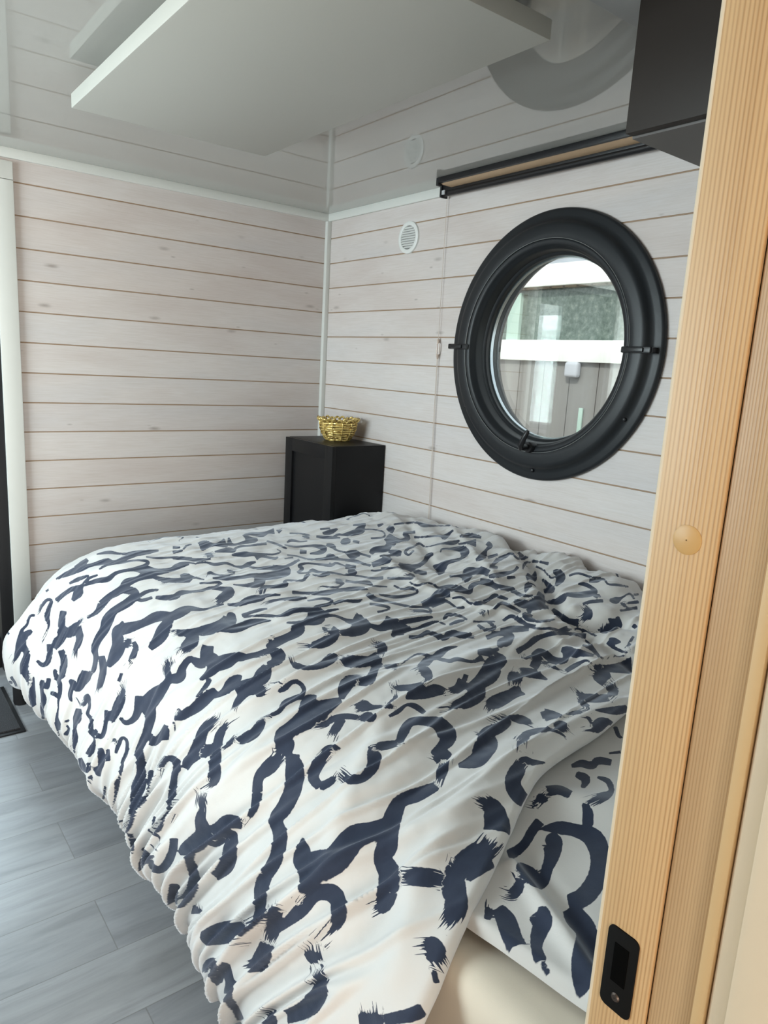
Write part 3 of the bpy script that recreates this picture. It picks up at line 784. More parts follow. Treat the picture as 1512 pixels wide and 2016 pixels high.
    for poly, dep, w_ in (([(-.16,-.90),(-.233,-1.055),(-.456,-1.434),(-.503,-1.553)], -0.013, 0.022),
                          ([(.0,-1.38),(-.057,-1.468),(-.292,-1.796),(-.459,-2.002),(-.45,-2.086),(-.363,-2.16)], -0.036, 0.030),
                          ([(-.459,-2.002),(-.504,-2.147),(-.56,-2.32)], -0.020, 0.026),
                          ([(-.60,-1.35),(-.68,-1.65),(-.634,-1.898),(-.598,-2.052),(-.64,-2.25)], 0.012, 0.022),
                          ([(-.10,-1.15),(-.30,-1.50),(-.47,-1.78)], 0.010, 0.020),
                          ([(-.08,-1.75),(-.20,-1.98),(-.34,-2.10)], 0.018, 0.07),
                          ([(-.75,-2.40),(-1.10,-2.44),(-1.40,-2.52),(-1.55,-2.62)], 0.016, 0.028),
                          ([(-.70,-2.20),(-1.05,-2.28),(-1.35,-2.40),(-1.5,-2.5)], -0.010, 0.035),
                          ([(-.55,-2.08),(-.90,-2.12),(-1.25,-2.22),(-1.45,-2.36)], 0.011, 0.026)):
        h += dep * topm * np.exp(-(pdist(poly) / w_) ** 2)
    # fade at the wall edge tuck and at the far end
    edge = sst(0.0, 0.05, s)
    h *= 0.35 + 0.65 * edge
    h *= 0.4 + 0.6 * sst(0.0, 0.10, v - yn[:, None])
    X = X + n[..., 0] * h; Y = Y + n[..., 1] * h; Z = Z + n[..., 2] * h
    X = np.minimum(X, -0.012)
    # curled rows
    e0 = np.stack([X[:, NC], Y[:, NC], Z[:, NC]], -1); nr = n[:, NC]
    tdir = np.stack([np.gradient(e0[:, 0]), np.gradient(e0[:, 1]), np.gradient(e0[:, 2])], -1)
    tdir /= np.linalg.norm(tdir, axis=1, keepdims=True)
    out = np.cross(tdir, nr); 
    if out[NU // 3, 1] > 0: out = -out
    rad = (0.016 + 0.006 * pn(S * 5, S * 0 + 3.3))[:, None]
    for k in range(NC):
        q = (NC - k) / NC
        a_ = min(1.0, q * 1.6) * PI
        ext = max(0.0, q - 0.625) / 0.375 * 0.05
        p = e0 + out * (np.sin(a_) * rad - ext) - nr * (1 - np.cos(a_)) * rad
        X[:, k], Y[:, k], Z[:, k] = p[:, 0], p[:, 1], p[:, 2]
    Z = np.maximum(Z, 0.012)
    return X, Y, Z, Sg, vcoord

def grid_mesh(name, X, Y, Z, mats, parent=None):
    nu, nv = X.shape
    co = np.stack([X, Y, Z], -1).reshape(-1, 3).astype(np.float32)
    i = np.arange((nu - 1) * (nv - 1)); a = (i // (nv - 1)) * nv + i % (nv - 1)
    F = np.stack([a, a + nv, a + nv + 1, a + 1], -1)
    me = bpy.data.meshes.new(name)
    me.vertices.add(len(co)); me.vertices.foreach_set('co', co.ravel())
    me.loops.add(F.size); me.loops.foreach_set('vertex_index', F.ravel().astype(np.int32))
    me.polygons.add(len(F)); me.polygons.foreach_set('loop_start', (np.arange(len(F)) * 4).astype(np.int32))
    me.polygons.foreach_set('loop_total', np.full(len(F), 4, np.int32))
    me.update(calc_edges=True); me.validate()
    me.polygons.foreach_set('use_smooth', [True] * len(F))
    for m in mats: me.materials.append(m)
    o = bpy.data.objects.new(name, me); COL.objects.link(o)
    if parent: o.parent = parent; me.transform(Matrix.Translation(-world_loc(parent)))
    return o, co, F

duv = thing('duvet', 'puffy white duvet with navy brush-stroke cloud print spread over the bed', 'duvet', (-0.75, -1.5, 0.60))
def m_print():
    m = mat('cotton_with_brush_print', rough=0.75, spec=0.25); t = NT(m)
    def at(n):
        x = t.n('ShaderNodeAttribute', attribute_name=n); return x
    d = at('print_d').outputs['Fac']; sp = t.n('ShaderNodeSeparateXYZ'); t.l(at('print_st').outputs['Vector'], sp.inputs[0])
    s_, t_, dry = sp.outputs[0], sp.outputs[1], sp.outputs[2]
    cv = t.n('ShaderNodeCombineXYZ'); t.l(t.math('MULTIPLY', s_, 9.0), cv.inputs[0]); t.l(t.math('MULTIPLY', t_, 330.0), cv.inputs[1])
    st = t.noise(cv.outputs[0], 1.0, 2.0)
    streak = t.math('MULTIPLY', t.math('SUBTRACT', st, 0.47), 0.085)
    dd = t.math('ADD', d, t.math('MULTIPLY', t.math('MAXIMUM', t.math('ADD', streak, 0.004), -0.010), dry))
    uvn = t.n('ShaderNodeAttribute', attribute_name='cloth_uv').outputs['Vector']
    dd = t.math('ADD', dd, t.math('MULTIPLY', t.math('SUBTRACT', t.noise(uvn, 140.0, 2.0), 0.5), 0.0022))
    k = t.n('ShaderNodeMapRange', interpolation_type='SMOOTHSTEP'); t.l(dd, k.inputs[0])
    k.inputs[1].default_value = -0.0006; k.inputs[2].default_value = 0.0006; k.inputs[3].default_value = 1.0; k.inputs[4].default_value = 0.0
    ink = k.outputs[0]
    tone = t.mix(t.noise(uvn, 30.0, 3.0), (0.014, 0.021, 0.044), (0.030, 0.042, 0.078))
    t.l(t.mix(ink, (0.66, 0.642, 0.625), tone), t.b.inputs['Base Color'])
    t.b.inputs['Sheen Weight'].default_value = 0.45
    t.b.inputs['Sheen Tint'].default_value = (0.85, 0.9, 1.0, 1)  # bluish sheen tint stands in for skylight on the far top of the duvet
    t.b.inputs['Sheen Roughness'].default_value = 0.45
    wv = t.noise(uvn, 700.0, 2.0)
    cr = t.noise(uvn, 26.0, 4.0, 0.6)
    t.bump(t.math('ADD', t.math('MULTIPLY', wv, 0.12), cr), 0.22, 0.004)
    return m
M['print'] = m_print()

X, Y, Z, Sg, Vg = make_duvet()
cover, co1, F1 = grid_mesh('cover', X, Y, Z, [M['print']], duv)
uv1 = np.stack([Sg, Vg], -1).reshape(-1, 2)

# lower corner of the duvet, turned under and lying on the sheet at the near right
def make_flap():
    nu, nv = 230, 130
    A = np.array([(-1.40, -2.60), (-1.395, -2.66), (-1.365, -2.72), (-1.355, -2.80), (-1.33, -2.86), (-1.2, -2.89)])
    S = np.linspace(0, 1.25, nu); W = np.linspace(0, 0.56, nv)
    Sg, Wg = np.meshgrid(S, W, indexing='ij')
    # W runs from the far side (under the duvet) to the near side; S from the left edge to the wall
    yb = -2.36 - Wg
    xl = np.interp(-yb.ravel(), [2.3, 2.60, 2.66, 2.73, 2.80, 2.90, 3.0], [-1.42, -1.39, -1.378, -1.365, -1.352, -1.335, -1.32]).reshape(yb.shape)
    X = xl + Sg; Y = yb.copy(); Z = 0.588 + 0.035 * sst(0.05, 0.4, Sg) + 0.012 * sst(-2.9, -2.5, yb)
    Z += 0.010 * pn(Sg * 6 + 1, Wg * 5) * sst(0.02, 0.1, Sg) + 0.004 * pn(Sg * 15, Wg * 13)
    def ridge(p, q, h, w):
        p = np.array(p); q = np.array(q); d = q - p
        t = np.clip(((X - p[0]) * d[0] + (Y - p[1]) * d[1]) / (d @ d), 0, 1)
        return h * np.exp(-(np.hypot(X - p[0] - t * d[0], Y - p[1] - t * d[1]) / w) ** 2)
    Z += ridge((-1.26, -2.58), (-1.335, -2.84), 0.014, 0.014)
    Z -= ridge((-1.22, -2.56), (-1.30, -2.84), 0.010, 0.016)
    Z += ridge((-1.10, -2.50), (-0.9, -2.80), 0.014, 0.04)
    e = np.clip(Sg / 0.02, 0, 1); Z -= 0.022 * (1 - np.sqrt(1 - (1 - e) ** 2))
    X = np.where(e < 1, X + 0.006 * (1 - e), X)
    Y = np.maximum(Y, -2.905)
    X = np.minimum(X, -0.02)
    return X, Y, Z, Sg, Wg
X2, Y2, Z2, S2, W2 = make_flap()
flap, co2, F2 = grid_mesh('turned_corner', X2, Y2, Z2, [M['print']], duv)
flap['label'] = 'turned-under corner of the duvet, lying flat on the sheet'
uv2 = np.stack([S2, W2], -1).reshape(-1, 2)

bvh = [BVHTree.FromPolygons(co1.tolist(), F1.tolist()), BVHTree.FromPolygons(co2.tolist(), F2.tolist())]
DATA = [(co1, F1, uv1), (co2, F2, uv2)]
def hit(px, py, only=None):
    d = CAM_ROT @ Vector((px - 756.0, 1008.0 - py, -FPX)); d.normalize()
    best = None
    for k in (0, 1):
        if only is not None and k != only: continue
        loc, nrm, fi, dist = bvh[k].ray_cast(CAM_POS, d)
        if loc is not None and (best is None or dist < best[3]): best = (k, fi, loc, dist)
    if best is None: return None
    k, fi, loc, dist = best
    co, F, uv = DATA[k]
    q = F[fi]; P = co[q].astype(float)
    # barycentric in the quad split along its diagonal
    for tri in ((0, 1, 2), (0, 2, 3)):
        a, b, c = P[list(tri)]
        v0, v1, v2 = b - a, c - a, np.array(loc) - a
        d00, d01, d11, d20, d21 = v0 @ v0, v0 @ v1, v1 @ v1, v2 @ v0, v2 @ v1
        den = d00 * d11 - d01 * d01
        if abs(den) < 1e-18: continue
        v = (d11 * d20 - d01 * d21) / den; w = (d00 * d21 - d01 * d20) / den
        if v >= -0.05 and w >= -0.05 and v + w <= 1.05:
            return k, (1 - v - w) * uv[q[tri[0]]] + v * uv[q[tri[1]]] + w * uv[q[tri[2]]]
    return k, uv[q].mean(0)

def resample(pts, n_per=5):
    """pts rows (x, y, w): Catmull-Rom"""
    P = np.array(pts, float)
    if len(P) < 3: 
        t = np.linspace(0, len(P) - 1, 6)
    else: t = np.linspace(0, len(P) - 1, (len(P) - 1) * n_per + 1)
    return np.maximum(catmull(P, t), np.array([-1e9, -1e9, 1.0]))

class Print:
    def __init__(self, uv, shape):
        self.uv = uv; n = len(uv)
        self.d = np.full(n, 0.05); self.st = np.zeros((n, 3))
    def add(self, Lp, Rp, dry0, dry1):
        """Lp, Rp: matching left and right edges of a stroke in cloth metres"""
        n = len(Lp)
        poly = np.concatenate([Lp, Rp[::-1]]); C = (Lp + Rp) / 2
        lo = poly.min(0) - 0.045; hi = poly.max(0) + 0.045
        idx = np.nonzero((self.uv[:, 0] > lo[0]) & (self.uv[:, 0] < hi[0]) & (self.uv[:, 1] > lo[1]) & (self.uv[:, 1] < hi[1]))[0]
        if len(idx) == 0: return
        q = self.uv[idx]
        D = np.full(len(q), 9.0); inside = np.zeros(len(q), bool)
        for k in range(len(poly)):
            a = poly[k]; b = poly[(k + 1) % len(poly)]; e = b - a; L2 = e @ e
            if L2 < 1e-14: continue
            t = np.clip(((q - a) @ e) / L2, 0, 1)
            D = np.minimum(D, np.hypot(*(q - a - t[:, None] * e).T))
        for k in range(n - 1):                    # union of the strip's quads (robust where it curls)
            quad = [Lp[k], Lp[k + 1], Rp[k + 1], Rp[k]]
            sg = []
            for tri in ((0, 1, 2), (0, 2, 3)):
                a, b, c = quad[tri[0]], quad[tri[1]], quad[tri[2]]
                f = lambda p, r: (r[0] - p[0]) * (q[:, 1] - p[1]) - (r[1] - p[1]) * (q[:, 0] - p[0])
                s0, s1, s2 = f(a, b), f(b, c), f(c, a)
                inside |= ((s0 >= 0) & (s1 >= 0) & (s2 >= 0)) | ((s0 <= 0) & (s1 <= 0) & (s2 <= 0))
        sd = np.where(inside, -D, D)
        # along / across coordinates from the centre line
        seg = np.linalg.norm(np.diff(C, axis=0), axis=1); cum = np.concatenate([[0], np.cumsum(seg)])
        best = np.full(len(q), 9.0); al = np.zeros(len(q)); ac = np.zeros(len(q))
        for k in range(n - 1):
            a = C[k]; e = C[k + 1] - a; L2 = e @ e
            if L2 < 1e-14: continue
            t = np.clip(((q - a) @ e) / L2, 0, 1); r = q - a - t[:, None] * e; dd = np.hypot(*r.T)
            m = dd < best
            best[m] = dd[m]; al[m] = (cum[k] + t * seg[k])[m]; ac[m] = ((e[0] * r[:, 1] - e[1] * r[:, 0]) / math.sqrt(L2))[m]
        T = cum[-1] + 1e-9
        dl = min(0.35 * T, 0.05)
        dry = dry0 * np.clip(1 - al / dl, 0, 1) + dry1 * np.clip(1 - (T - al) / dl, 0, 1)
        m = sd < self.d[idx]
        ii = idx[m]; self.d[ii] = sd[m]; self.st[ii, 0] = al[m] + (poly[0, 0] * 7 % 1); self.st[ii, 1] = ac[m]; self.st[ii, 2] = np.clip(dry[m], 0, 1)
prints = [Print(uv1, None), Print(uv2, None)]

# the printed strokes, measured on the photograph: x, y, width in its pixels; then dryness at start and end
STROKES = []
def tile(ox, oy, sc, text):
    for line in text.strip().split('\n'):
        for item in line.split(';'):
            item = item.strip()
            if not item: continue
            d = [0, 0]
            if item[0] in 'abc':
                d = {'a': [1, 0], 'b': [0, 1], 'c': [1, 1]}[item[0]]; item = item[1:]
            pts = []
            for tok in item.split():
                x, y, w = map(float, tok.split(','))
                pts.append((ox + x / sc, oy + y / sc, w / sc * (1.28 if oy < 1150 else 1.12 if oy < 1300 else 1.0)))
            STROKES.append((pts, d[0], d[1]))
tile(0, 1080, 4, '''
760,45,8 860,30,22 960,42,14 1100,35,35 1250,15,12; 690,85,22 655,115,35 590,150,20; 440,240,10 540,195,35 640,155,40 720,130,22 840,100,38 900,105,20 1000,70,30 1110,40,15
780,165,10 850,125,18 960,110,15 1070,92,12 1150,98,18 1165,115,22 1130,135,18 1050,155,12; 655,290,18 760,255,30 850,240,35 920,190,22 1050,165,24 1160,175,60 1230,185,45 1340,168,28 1400,140,38 1490,120,15
1180,190,80 1090,235,35 1000,270,55 960,320,50 860,380,42 800,440,52; b800,440,50 760,500,30 690,545,15; a660,550,25 630,570,30 580,640,65 530,660,65 485,610,45 500,490,42; 490,640,60 485,700,55 450,740,60 425,790,34
960,320,45 1050,340,55 1058,375,55 1000,430,55 900,490,50 850,560,72 820,640,60 770,720,50 745,790,45 755,860,32 735,960,30 690,985,22
1490,480,35 1380,530,50 1240,535,65 1120,590,50 990,630,72 920,650,60 935,760,85 900,850,75 850,930,30; 965,570,12 955,620,50; 1340,555,50 1290,640,85 1250,710,75 1180,790,35
c965,745,62 1045,745,55; b1050,735,30 1068,790,38 1035,870,36 1000,930,15; a1330,650,30 1420,655,30 1500,690,45; 1500,690,40 1490,770,62 1420,815,30
1075,400,15 1110,365,25 1170,335,22 1250,325,12; 1075,395,22 1120,408,22 1200,385,18; 1225,385,20 1290,388,32 1380,380,35 1430,350,26 1512,340,14; 1190,215,22 1290,245,28 1420,250,32 1490,235,45 1440,212,20; b1330,250,22 1270,275,22
1150,65,8 1250,75,14 1400,68,12 1512,82,20; 440,415,32 490,370,28 570,318,30 640,310,38; a690,250,10 640,300,30 615,350,60 570,410,20; 545,275,14 620,240,26 700,212,12; 660,280,25 700,235,18 770,208,12
a290,520,16 310,500,22 330,450,22 370,405,20 405,412,20 385,470,28; b385,470,28 370,540,34 385,600,15 360,670,12 330,730,12; 480,800,40 505,880,44 495,960,44 485,1010,30; b600,620,65 628,700,46 600,790,36 585,850,28
290,880,18 330,915,28 370,900,32 392,830,36 388,750,36; 275,525,18 235,535,16 212,600,16 170,650,22 150,760,42 140,830,32; b150,760,40 135,830,36 95,895,26; 250,655,32 200,680,40 180,760,42 212,830,42 190,920,52 192,1000,50
45,940,40 20,990,32; 800,850,42 812,920,46 812,990,42; 385,320,12 360,340,14
''')
tile(340, 1040, 4, '''
0,152,20 60,150,12; 0,190,22 80,175,12; 80,170,12 110,138,12 150,125,8; 210,150,60 260,130,55 330,130,18 400,120,50 430,108,55 480,130,15 570,110,22 640,95,32 670,88,14
330,185,10 430,172,32 480,175,26 500,155,15 540,142,14 600,137,12 740,120,18; 465,210,14 560,205,36 620,205,25 720,205,14 800,205,12 850,185,10 820,165,6
560,70,32 600,45,16 700,50,32 750,32,20 800,22,40; 570,72,32 640,85,15; b825,30,30 860,5,16; 655,238,30 700,220,16 800,238,16 830,225,10; 880,240,8 950,230,12; 490,300,10 550,305,22 600,280,26 655,265,12
580,292,15 660,315,16 780,312,30 880,325,50 895,345,50 800,370,52 700,380,42 640,375,28; 1000,245,15 930,285,20 870,300,12 790,295,14; 315,392,12 420,393,30 530,388,22 620,372,26 660,372,30
650,385,60 700,410,55 660,440,45 580,450,22 475,443,8; 60,380,25 110,370,26 160,385,15 250,405,8; 0,410,12 80,415,20 130,405,36; 210,432,12 290,430,14 360,425,18 380,445,26; 370,440,16 330,460,10 280,465,10
b0,540,16 60,510,32 150,500,16 230,490,18 300,470,20 400,480,32 450,500,62 400,545,62 355,580,55 325,600,30; 0,685,45 60,650,42 130,632,36 240,640,16 320,620,12 400,590,22
0,240,10 100,240,20 190,250,22 300,240,12; c250,220,32 330,205,34; 190,282,10 120,270,12 60,278,18 20,310,36; 190,275,12 260,268,12 330,285,20 420,275,16 490,300,12
a262,385,10 290,350,20 340,365,12 420,370,8 490,355,10; c430,345,30 490,335,22; 430,600,14 520,600,28 600,565,48 690,550,42 740,530,22 850,525,12
a690,525,40 700,495,50 730,465,26 800,460,22 890,445,32 870,425,20; 880,430,28 900,410,12 1020,412,15 1050,380,24 1080,360,12; 1100,365,8 1150,375,14 1180,372,22 1240,360,10
940,505,24 1020,510,18 1110,512,22 1210,508,34 1300,490,25 1430,472,20 1512,475,22; a1140,495,8 1165,458,12 1290,465,12 1350,430,12; c1270,415,36 1350,420,36; 1360,410,12 1430,425,16 1512,420,16
980,350,15 1020,320,22 1000,295,26 1040,278,14 1120,280,12 1240,292,20 1290,275,14 1370,300,10 1430,303,26 1405,335,26 1440,350,22 1380,370,10 1250,350,14 1150,345,16 1100,330,22 1060,350,10 990,354,12; 1240,290,25 1250,275,25
900,210,8 980,220,10 1080,245,12 1200,240,20 1240,225,42 1320,245,16 1440,255,15 1512,285,16; 740,100,12 820,125,14 900,162,12; 880,130,8 960,145,12 1060,140,14 1130,140,22 1190,160,40 1160,190,28 1080,200,10; 1000,185,28 1055,187,22
1210,130,16 1260,142,30 1290,172,12 1360,190,12; 1360,195,12 1400,185,20 1430,200,55 1475,205,25; 1130,65,15 1210,72,20 1320,75,12; 1325,120,15 1350,105,40 1385,100,30 1370,80,12; c1020,72,22 1085,68,20; 920,40,10 1010,42,10 1080,58,12
900,112,10 935,95,18 1000,105,10 1060,100,8; 1160,8,12 1240,0,12; 1180,40,16 1240,30,32 1300,5,12; 1330,52,10 1400,42,32 1480,20,40 1510,10,20; 1260,75,14 1300,50,16 1345,55,10; 1420,100,16 1470,112,18
a715,600,18 760,580,22 850,560,14 970,555,28 1060,548,8; 545,690,25 610,665,20 680,645,20 745,633,10; 560,698,16 650,690,14 740,688,22 830,692,15 900,672,32 950,650,34 1060,640,34 1110,665,75
1110,650,60 1130,690,120 1060,735,50 1000,745,25 895,742,12; 1110,640,30 1140,615,20 1225,600,22 1250,570,22 1180,553,15 1060,572,10; 1190,690,30 1215,655,22 1310,635,10; 1190,690,30 1280,690,16 1370,725,22 1440,750,45 1410,810,50 1320,825,36
1260,600,18 1320,575,20 1400,570,15 1475,573,22; 1430,770,60 1490,690,80; 960,750,60 985,790,90 960,830,60 890,865,50 800,905,60 740,940,30; c745,900,70 800,880,50
c1180,810,50 1240,800,60; b1240,795,60 1270,835,70 1210,890,70 1110,922,50 990,930,14; 420,690,40 450,710,90 400,750,70 330,785,70 230,810,65; b230,810,60 150,815,40 60,825,45 0,822,40
b160,830,70 150,890,85 100,940,70 40,985,26; 370,805,18 500,790,52 600,750,50 700,730,28 775,728,8
''')
tile(680, 1010, 4, '''
60,95,12 160,90,20; 150,95,20 110,130,42 60,155,15; 380,90,12 460,80,12 560,75,14 610,95,26 700,100,12 850,98,8; 255,102,22 300,85,10; 345,145,50 370,110,40; 150,130,10 220,130,8 300,150,10 300,190,12 200,200,12
325,185,50 360,220,70 350,250,50; 380,215,50 440,215,20 490,195,36 465,160,20 550,150,18; 200,320,28 230,290,38 320,280,42 345,245,40; 340,300,16 400,315,42 430,320,32 350,332,15 270,340,10
210,410,32 280,385,42 340,360,48 290,340,15; 420,400,18 480,420,32 560,420,28 620,385,26 650,340,32 690,320,20; 540,292,14 500,330,12 472,310,20 495,280,16 540,265,12 580,240,16 640,265,8 760,240,12 850,235,28 900,215,10
540,190,16 600,190,12 740,180,14 780,190,32 830,150,15 850,135,15; 690,415,12 750,430,62 800,390,32 880,370,20 920,350,22 935,310,65 915,285,42 830,282,16 760,285,12 750,310,10; 740,440,60 760,480,40
820,500,15 900,495,18 955,500,60 970,460,55 1080,460,38 1120,470,48 1060,425,15; 940,540,40 970,480,60; 1030,370,18 1080,340,44 1110,290,18 1140,260,32 1115,235,30; 1120,352,22 1200,325,14
890,245,12 960,235,18 1030,235,52; 900,185,12 980,175,32 1070,192,16; 1150,420,16 1200,370,28 1270,335,22 1300,320,15 1380,340,18 1440,352,12; 1135,420,26 1200,430,14; 1130,500,22 1220,485,34 1320,460,16 1360,420,22
1270,510,22 1340,505,16; 740,600,32 820,590,42 900,600,42 980,625,26 990,580,32 1050,550,22 1140,570,16 1200,600,20; 1060,530,28 1130,545,38 1190,570,22 1290,600,32 1380,640,16 1470,660,12; 840,570,10 920,585,20
600,725,40 690,690,60 740,640,60 820,625,60; 840,670,12 920,665,16 980,710,14 1060,710,28 1130,680,22 1180,650,28 1280,680,16; 500,540,10 560,570,14 660,550,12 730,590,14; c460,487,16 520,492,26 545,512,15; 540,515,16 400,515,18 330,515,14
300,510,22 220,515,16 130,500,12 0,480,12; 280,440,20 340,432,18; 200,450,10 240,455,12 350,435,12 440,430,14 600,470,28 640,470,22; 0,540,10 100,545,16 180,550,28 210,570,15; 0,610,16 100,600,18 180,600,10
170,635,30 230,675,32 340,700,16 500,735,16 640,745,14 680,780,15; 210,575,12 330,580,10; 380,570,12 450,600,14 510,590,22 570,620,14 500,650,16 380,660,22 260,640,10; 190,715,16 270,725,18 345,745,16 320,765,12 250,780,16
0,690,16 90,695,22 140,680,8; 110,800,26 120,840,50 140,890,90 70,940,55 0,955,20; 0,850,14 60,870,20 120,870,40; 200,885,26 270,905,42 345,870,75 370,820,80; 420,860,22 500,850,34 620,830,26 690,818,14
370,975,18 410,920,62 450,910,70 515,918,18; a510,780,30 600,770,18 680,785,16; 680,740,16 760,700,28 800,695,18 880,745,12 940,740,22; 780,835,24 810,800,24 900,810,18 960,840,10; 820,880,14 880,855,22 940,845,12
500,920,16 560,910,16 640,880,28 720,855,14 790,880,12; 1000,855,12 1180,855,10; 500,980,28 600,970,16 660,945,22 740,970,34 790,985,30 840,940,32 900,960,42 1000,965,30; 1040,880,18 1110,920,22 1180,900,22 1120,855,15
1170,762,20 1230,710,22 1310,740,22 1380,780,16; 1330,690,22 1400,730,34 1490,700,50; c1050,775,26 1135,785,34; 1110,982,34 1200,955,22 1280,950,46 1300,990,24; 1260,920,28 1350,915,40 1440,910,30; 1240,850,18 1310,810,22 1380,860,18 1500,890,16
0,310,12 60,330,55 110,320,16 200,345,16; 0,420,34 60,430,22 30,460,22 80,470,22; 0,370,16 80,385,14 200,415,16; 0,220,34 30,200,15; 1400,790,25 1460,830,50
''')
tile(900, 1040, 4, '''
590,410,60 575,350,70 530,310,30 540,270,16 580,270,10; 545,430,25 570,470,75 600,520,80 640,570,90 600,610,60 530,590,42 450,580,36; 560,655,42 600,630,22 720,622,28; 340,470,26 430,480,32 500,530,16 600,530,14
670,400,15 720,450,32 745,485,42 680,490,26; 775,455,15 815,390,60 790,350,50 755,345,20; 620,300,14 680,330,12 740,390,12 800,370,12; 590,258,22 650,265,14 720,280,22; 700,580,16 790,575,42 835,545,42 850,515,16
855,520,22 960,525,38 1080,505,38 1060,470,24 1000,440,26 950,440,10; 750,635,22 800,680,36 880,730,36 960,745,50; c960,740,50 1020,700,65 1030,650,50 990,610,44; 1040,580,22 1150,570,22; 1085,550,30 1110,520,14
990,600,20 1040,580,22; 1040,412,26 1100,415,22 1150,400,14 1190,440,12 1250,445,16 1350,460,12; 880,375,14 950,355,14 1060,385,14 1130,390,10; 1200,565,16 1250,568,44 1300,545,14 1360,515,12 1395,560,14
b1250,740,90 1220,770,50; 1190,710,10 1240,745,60 1290,730,70; b1280,760,40 1160,790,60 1100,790,34 1030,800,15; 1195,875,26 1240,890,44 1290,895,10; b1390,850,16 1355,910,20 1340,975,22; c1290,610,40 1340,600,40; 1330,590,14 1430,580,22
1280,650,14 1420,625,22; 620,735,16 700,730,18 775,715,8; 515,690,15 560,710,36 620,732,14; 370,722,16 440,695,18 520,740,28 560,770,16 640,790,14 740,790,18 840,810,12 950,790,14 1100,850,12; 340,800,18 450,790,38 565,795,24
230,860,20 320,822,22 420,845,28; 430,840,30 400,885,60 350,905,60 330,940,24; 470,970,34 560,920,34 650,860,28 750,830,28 880,830,18 1015,850,34; 990,920,12 1060,950,24 1110,995,16; 820,955,30 880,970,66 960,1000,40
590,995,18 650,965,34 720,1000,20; 160,975,30 240,970,44 330,950,20; 1385,760,30 1412,785,24; 1180,910,10 1250,950,18 1340,985,12; 795,805,15 870,780,22; 440,160,14 490,200,18 545,235,12; 440,205,12 480,240,14 540,240,12
1430,520,14 1390,525,16; 1110,520,15 1130,545,12
''')
tile(0, 1270, 4, '''
a1340,110,80 1310,190,60 1330,260,50 1290,330,70 1230,390,110 1170,470,120 1185,570,75 1150,700,60 1100,810,52 1065,870,24; 1095,400,60 1085,520,58 1050,585,46 990,612,34 945,570,24; 1340,268,62 1420,250,72 1440,180,52 1480,120,48 1520,110,46
b1470,20,70 1400,50,40; 958,220,22 935,290,26; a962,290,25 965,380,52 930,480,72 875,605,40; b800,85,46 812,200,48 790,300,48 765,378,24; 850,515,52 835,600,30 820,680,32 790,722,36 740,668,30
670,200,42 655,260,72 615,340,55 575,300,52 545,275,20; 570,320,32 552,400,32 572,450,10; b660,290,50 700,250,42 730,190,20; a625,420,45 650,465,50 690,400,34 705,480,22 690,540,26 720,590,26 715,680,36 745,740,14 722,820,50 690,870,42
620,500,40 608,580,62 590,640,26 592,740,42 585,820,16 600,920,12 625,985,30; 630,890,30 655,960,44 690,1000,20; 790,810,40 800,880,56 790,960,42 750,1000,44; 850,820,24 852,915,38; c865,765,16 905,745,24 918,775,14
910,855,20 935,780,34 965,730,22 1000,760,24 995,850,26 965,920,26 958,1000,22; 1110,825,26 1112,920,60 1112,1008,62; 1310,630,34 1265,720,50 1205,765,56 1190,700,26; 1312,660,44 1308,750,42; a1395,510,30 1425,560,66 1512,500,62
a1240,970,30 1290,900,38 1340,885,34 1390,920,52 1400,1000,44; 1455,975,52 1500,900,66; 430,190,22 440,240,34 470,300,34 472,380,28 460,440,16 458,500,12 448,570,22 456,625,42 460,672,26; 395,380,22 430,385,34 462,420,12
385,260,32 370,335,32 330,290,34 330,360,26 345,430,42 330,500,26 340,560,22 335,605,26; 265,250,14 255,340,40 255,400,52 262,460,42 292,550,28; 500,605,12 545,595,20 510,615,14 542,660,18 512,712,36; 432,610,10 468,715,14
370,640,10 418,682,16; 85,250,22 120,300,18 150,380,14 195,455,10; 35,325,16 80,292,22 95,305,12; 50,370,22 110,372,10; b192,160,50 200,225,50 232,290,34 240,335,30; 495,230,50 470,275,14; 705,950,34 675,1000,36; 560,790,8 545,840,10
''')
